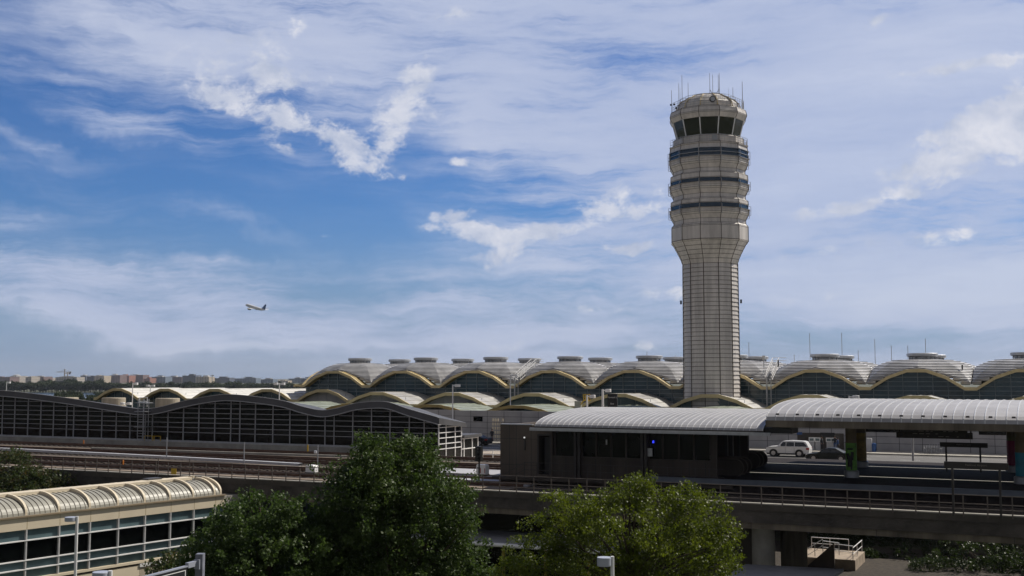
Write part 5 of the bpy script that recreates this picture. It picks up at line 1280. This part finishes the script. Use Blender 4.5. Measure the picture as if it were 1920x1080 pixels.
for i, (px, py, Y, w, h, lab) in enumerate(((1850, 1040, 103, 100, 75, 'broad shaded tree under the right end of the viaduct'), (1745, 1045, 108, 75, 60, 'small shaded tree left of the broad one under the viaduct'), (1950, 1050, 100, 90, 70, 'shaded tree cut by the right edge under the viaduct'), (1560, 1012, 118, 45, 26, 'leafy shrub behind the ramp handrails'), (1600, 1022, 117, 30, 28, 'upright shrub right of the ramp'))):
    l = [lobe(px, py, Y, w, h * .7), lobe(px - w * .5, py + h * .5, Y, w * .7, h * .6), lobe(px + w * .5, py + h * .4, Y, w * .7, h * .6)]
    tree('shrub' if i > 2 else 'shade_tree', lab, 'shrub' if i > 2 else 'tree', l[0][0], Y, 0, l, LM['shade'], 20 + i, 160, 34, .2, .55, .16, 14, droop=.2)
for i, (px, py, lab) in enumerate(((1632, 1041, 'small rounded bush left of the mulch slope top'), (1652, 1050, 'low bush at the left edge of the mulch slope'), (1690, 1058, 'spreading bush on the mulch slope'), (1735, 1066, 'dark bush left of the broad shaded tree'), (1800, 1070, 'dark bush at the foot of the broad shaded tree'), (1868, 1068, 'dark bush right of the broad shaded tree trunk'), (1915, 1062, 'dark bush at the right edge under the viaduct'), (1640, 1020, 'bush high behind the ramp against the dark wall'), (1700, 1022, 'wide bush high on the slope against the dark wall'))):
    r_ = (16, 16, 20, 34, 40, 40, 40, 34, 46)[i]; YY = 108 if i < 3 else (101 if i < 7 else 116)
    l = [lobe(px, py, YY, r_, r_ * .62)]; tree('low_bush', lab, 'bush', l[0][0], YY, 0, l, LM['shade'], 40 + i, 26 + r_, 34, .17, .38, .05, 5)
# extra low tree beneath the cream footbridge end
l = [lobe(320, 1062, 40, 40, 26), lobe(365, 1070, 40, 40, 30)]
tree('shrub', 'spiky shrub with tan seed heads below the footbridge', 'shrub', l[0][0], 40, 0, l, LM['red'], 60, 70, 34, .12, .26, .06, 8)

# far wooded bank: a few shared crowns, many trees
protos = []
for k in range(4):
    rng = np.random.default_rng(100 + k); H_ = 11.0
    lobes = [(rng.uniform(-2, 2), rng.uniform(-2, 2), H_ * rng.uniform(.5, .72), 4.5 + rng.uniform(-1, 1), 4.5, H_ * .3) for _ in range(4)]
    protos.append(tree('bank_tree', 'dark green tree on the far wooded bank below the skyline', 'tree', 0, 0, 0, lobes, LM['far'], 100 + k, 60, 26, 1.3, 1.3, .4, 5, group='trees on the far bank'))
rng = np.random.default_rng(9); cnt = 0
def put(px, Y, sc_, k):
    global cnt
    X = AY(px, 720, Y)[0]; p = protos[k % 4]
    if cnt < 4: o = protos[cnt]; o.location = (X, Y, 0); o.rotation_euler = (0, 0, rng.uniform(0, 6)); o.scale = sc_
    else: o = dup(p, (X, Y, 0), WF, rng.uniform(0, 6), scale=sc_)
    cnt += 1; return o
for px in np.arange(-15, 600, 5.6):
    big = (75 < px < 190); s_ = rng.uniform(.85, 1.15) * (1.25 if big else 1)
    put(px + rng.uniform(-2, 2), 1330 + rng.uniform(0, 60), (1.2, 1.2, s_ * .92), int(rng.integers(4)))
for px in np.arange(-15, 215, 8):
    s_ = rng.uniform(.9, 1.25); o = put(px + rng.uniform(-3, 3), 1300, (1.1, 1.1, s_ * .95), int(rng.integers(4))); o['label'] = 'dark green waterside tree on the far bank above the left roof slope'; o['group'] = 'waterside trees on the far bank'
for px in (108, 118, 124, 132, 140, 149, 170, 176, 186, 122, 136):
    s_ = rng.uniform(.6, .85); o = put(px + rng.uniform(-2, 2), 620 + rng.uniform(-30, 60), (.55, .55, s_), int(rng.integers(4))); o['label'] = 'nearer olive tree on this side of the river left of the wing'; o['group'] = 'nearer trees before the river'

# ------------------------------------------------------------------ skyline
def fac(name, wall, glass, sx, sz, fx=.55, fz=.55):
    """window openings as a regular grid in the wall material"""
    m = bpy.data.materials.new(name); m.use_nodes = True; t = m.node_tree; b = t.nodes['Principled BSDF']
    tcn = t.nodes.new('ShaderNodeTexCoord'); sp = t.nodes.new('ShaderNodeSeparateXYZ'); t.links.new(tcn.outputs['Object'], sp.inputs[0])
    def mm(op, a, v):
        n = t.nodes.new('ShaderNodeMath'); n.operation = op; t.links.new(a, n.inputs[0])
        if isinstance(v, float): n.inputs[1].default_value = v
        else: t.links.new(v, n.inputs[1])
        return n.outputs[0]
    gx = mm('LESS_THAN', mm('FRACT', mm('DIVIDE', mm('ADD', sp.outputs[0], sp.outputs[1]), sx), 0.0), fx)
    gz_ = mm('LESS_THAN', mm('FRACT', mm('DIVIDE', sp.outputs[2], sz), 0.0), fz)
    g_ = mm('MULTIPLY', gx, gz_)
    mx = t.nodes.new('ShaderNodeMix'); mx.data_type = 'RGBA'; t.links.new(g_, mx.inputs[0]); mx.inputs[6].default_value = (*wall, 1); mx.inputs[7].default_value = (*glass, 1)
    t.links.new(mx.outputs[2], b.inputs['Base Color']); b.inputs['Roughness'].default_value = .7; return m
SM = dict(lime=fac('limestone facade', (.40, .35, .29), (.10, .10, .11), 7.0, 5.0), brick=fac('red brick facade', (.32, .12, .07), (.08, .07, .07), 6.5, 4.5),
          dark=fac('dark office facade', (.07, .08, .11), (.04, .05, .07), 8.0, 4.0, .7, .5), glassy=fac('glassy office facade', (.17, .20, .25), (.05, .08, .11), 9.0, 4.0, .8, .6),
          brown=fac('brown office facade', (.17, .10, .085), (.06, .05, .05), 7.0, 4.2), tan=fac('tan office facade', (.46, .38, .28), (.16, .14, .12), 9.0, 4.2))
roof_m = mat('skyline roof', (.42, .42, .42), .8); YS = 3400
SK = [(-20, 20, 707, 'brown', 'brown office block at the far left of the skyline'), (12, 38, 706, 'lime', 'pale block with green roof at the far left'), (20, 36, 702.5, 'lime', 'pale domed building on the left skyline'),
      (36, 48, 708, 'dark', 'narrow dark block beside the domed building'), (48, 60, 706, 'lime', 'narrow tan stone tower block on the left skyline'), (60, 84, 706.5, 'brown', 'brown block left of the crane'),
      (84, 96, 708.5, 'lime', 'small stepped stone building left of the crane'), (96, 152, 708, 'lime', 'wide pinkish stone building under the crane'), (104, 145, 706.5, 'lime', 'pale attic storey of the wide building under the crane'),
      (151, 163, 704, 'dark', 'narrow dark block right of the crane'), (163, 182, 706, 'dark', 'wide dark glass block before the stone one'), (184, 207, 706.5, 'lime', 'grey stone block left of the red brick one'),
      (176, 196, 704, 'tan', 'pale block behind the grey stone one'), (206, 226, 703.5, 'brown', 'maroon block joined to the red brick one'), (224, 243, 704, 'brick', 'bright red brick block on the skyline'),
      (243, 269, 703, 'brown', 'dark red block with stepped roof right of the brick one'), (269, 282, 709, 'brick', 'low reddish block with pale roof'), (281, 312, 706.5, 'glassy', 'blue glass block left of the middle skyline'),
      (290, 310, 705.5, 'dark', 'dark upper storeys over the blue glass block'), (312, 342, 707, 'brown', 'long dark brown block at mid skyline'), (342, 368, 704, 'dark', 'dark block with raised roof at mid skyline'),
      (367, 393, 706, 'tan', 'bright tan block at mid skyline'), (392, 431, 708, 'dark', 'wide dark block right of the tan one'), (430, 438, 711, 'brick', 'small red block beside the wide dark one'),
      (440, 481, 709, 'glassy', 'wide glass block with vertical piers'), (483, 513, 711, 'glassy', 'low pale blue glass block'), (513, 541, 714, 'tan', 'low pale buildings left of the lamp post'), (541, 566, 709, 'glassy', 'blue glass block near the terminal'), (565, 590, 709, 'dark', 'dark block next to the terminal eave')]
rng = np.random.default_rng(12)
for i, (x0, x1, yt, mk, lab) in enumerate(SK):
    Y = YS + (i % 4) * 70 + (120 if yt < 706 else 0); X0, z1 = AY(x0, yt, Y); X1, _ = AY(x1, yt, Y); D = 60
    z1 += rng.uniform(-.8, .8)
    o = thing('office_block', lab, 'building', ((X0 + X1) / 2, Y, 0), WF, group='far skyline buildings')
    mb = MB(); w = X1 - X0
    if i == 2:
        mb.box(X0, X1, Y, Y + D, 0, z1 - 5); mb.build('walls', SM[mk], o)
        mb = MB(); mb.lathe([(w * .42, z1 - 5), (w * .40, z1 - 2.5), (w * .25, z1 - .5), (w * .05, z1)], 20, (X0 + X1) / 2, Y + 14); mb.build('dome', roof_m, o); continue
    mb.box(X0, X0 + w * .48, Y, Y + D, 0, z1 - rng.uniform(0, 2)); mb.box(X0 + w * .48, X1, Y - rng.uniform(4, 10), Y + D, 0, z1); mb.build('walls', SM[mk], o)
    mb = MB(); a = rng.uniform(.1, .5); mb.box(X0 + w * a, X0 + w * (a + .35), Y + 10, Y + 30, z1, z1 + rng.uniform(1.5, 4)); mb.build('penthouse', roof_m if i % 2 else SM[mk], o)
    for _ in range(3):
        a = rng.uniform(.05, .85); mb = MB(); mb.box(X0 + w * a, X0 + w * (a + .08), Y + 3, Y + 9, z1, z1 + rng.uniform(.8, 2)); mb.build('rooftop_unit', roof_m, o)
def crane(px, ym, ya, x0, x1, lab, k=1):
    Y = 3450; X, z1 = AY(px, ym, Y); _, za = AY(px, ya, Y); Xa, Xb = AY(x0, ya, Y)[0], AY(x1, ya, Y)[0]
    o = thing('tower_crane', lab, 'crane', (X, Y, 0), WF, group='cranes on the skyline')
    mb = MB(); mb.box(X - 1.6 * k, X + 1.6 * k, Y - 1, Y + 1, 0, z1); mb.build('mast', MT['conc_lt'], o)
    mb = MB(); mb.box(Xa, Xb, Y - 2, Y - .9, za - 1 * k, za + 1 * k); mb.tube([(Xa + (X - Xa) * .3, Y, za), (X, Y, z1), (Xb, Y, za)], .5, 4); mb.build('jib', MT['tower'], o)
    mb = MB(); mb.box(Xb - 5 * k, Xb, Y - 3, Y - 2, za - 3 * k, za + 1); mb.build('counterweight', MT['dkfr'], o)
crane(121.5, 692, 697.5, 106, 134, 'pale tower crane with long jib over the wide stone building'); crane(127, 698, 700, 122, 133, 'smaller dark crane just right of the pale one'); crane(398, 703, 704, 394, 401, 'tiny crane right of the tan block', .6)

# ------------------------------------------------------------------ airliner
Yp = 1400; Xp, Zp = AY(479, 577, Yp)
pl = thing('airliner', 'white airliner with blue tail climbing to the left in the sky', 'aeroplane', (0, 0, 0), WF)
def fus(mb, st):
    prof = st; n_ = 16; vs = []; fs = []
    for x, r, zc_ in prof:
        for k in range(n_): a = 2 * math.pi * k / n_; vs.append((x, r * math.cos(a), zc_ + r * math.sin(a)))
    for j in range(len(prof) - 1):
        for k in range(n_): k2 = (k + 1) % n_; fs.append((j * n_ + k, j * n_ + k2, (j + 1) * n_ + k2, (j + 1) * n_ + k))
    fs.append(tuple(reversed(range(n_)))); fs.append(tuple((len(prof) - 1) * n_ + k for k in range(n_))); mb.add(vs, fs)
# nose along +x
mb = MB(); fus(mb, [(19, .15, -.5), (18.4, .9, -.35), (17, 1.5, -.15), (15, 1.85, 0), (12, 1.95, 0), (-6, 1.95, 0), (-11, 1.6, .25), (-15, 1.0, .7), (-19, .25, 1.2)]); fz = mb.build('fuselage', MT['white'], pl, smooth=True)
mb = MB()
for k in range(28): mb.box(14 - k * .85, 14.3 - k * .85, 1.90, 1.965, .35, .75)
mb.build('cabin_windows', MT['black'], fz)
mb = MB(); mb.prism([(-11.5, 1.6), (-17.2, 8.0), (-19.2, 8.0), (-18.2, 1.3)], 'y', -.18, .18); mb.build('tail_fin', mat('tail blue', (.01, .10, .30), .4, var=.3, scale=.6), pl)
def wing(sg, x0, y0, c0, x1, y1, c1, z0, z1, th, name, m):
    mb = MB(); mb.add([(x0, sg * y0, z0), (x0 - c0, sg * y0, z0), (x1 - c1, sg * y1, z1), (x1, sg * y1, z1), (x0, sg * y0, z0 - th), (x0 - c0, sg * y0, z0 - th * .4), (x1 - c1, sg * y1, z1 - .1), (x1, sg * y1, z1 - .15)],
                      [(0, 1, 2, 3), (7, 6, 5, 4), (0, 3, 7, 4), (1, 5, 6, 2), (3, 2, 6, 7), (0, 4, 5, 1)]); return mb.build(name, m, pl)
for sg in (-1, 1):
    wing(sg, 4.5, 1.6, 6.5, -4.5, 17, 1.6, -1.2, .4, .7, 'wing', MT['frame']); wing(sg, -13.8, .8, 3.6, -17.3, 6.2, 1.4, .9, 1.3, .3, 'tailplane', MT['white'])
    mb = MB(); st = [(6.8, 1.0), (6.4, 1.25), (4.0, 1.3), (2.4, .95), (1.8, .6)]; vs = []; fs = []
    for x, r in st:
        for k in range(14): a = 2 * math.pi * k / 14; vs.append((x, sg * 5.8 + r * math.cos(a), -2.5 + r * math.sin(a)))
    for j in range(4):
        for k in range(14): k2 = (k + 1) % 14; fs.append((j * 14 + k, j * 14 + k2, (j + 1) * 14 + k2, (j + 1) * 14 + k))
    fs.append(tuple(reversed(range(14)))); fs.append(tuple(56 + k for k in range(14))); mb.add(vs, fs); mb.box(2.2, 5.5, sg * 5.8 - .12, sg * 5.8 + .12, -1.6, -.9); mb.build('engine', MT['black'], pl, smooth=False)
h = Vector((-math.cos(R(36)), math.sin(R(36)), 0)); pitch_ = R(14)
hx = (h * math.cos(pitch_) + Vector((0, 0, math.sin(pitch_)))).normalized(); hy = Vector((0, 0, 1)).cross(hx).normalized(); hz_ = hx.cross(hy)
roll = R(-4); hy2 = hy * math.cos(roll) + hz_ * math.sin(roll); hz2 = hx.cross(hy2)
pl.matrix_world = Matrix(((hx.x, hy2.x, hz2.x, Xp), (hx.y, hy2.y, hz2.y, Yp), (hx.z, hy2.z, hz2.z, Zp), (0, 0, 0, 1)))

for o in bpy.data.objects:
    if '_r' in o: del o['_r']
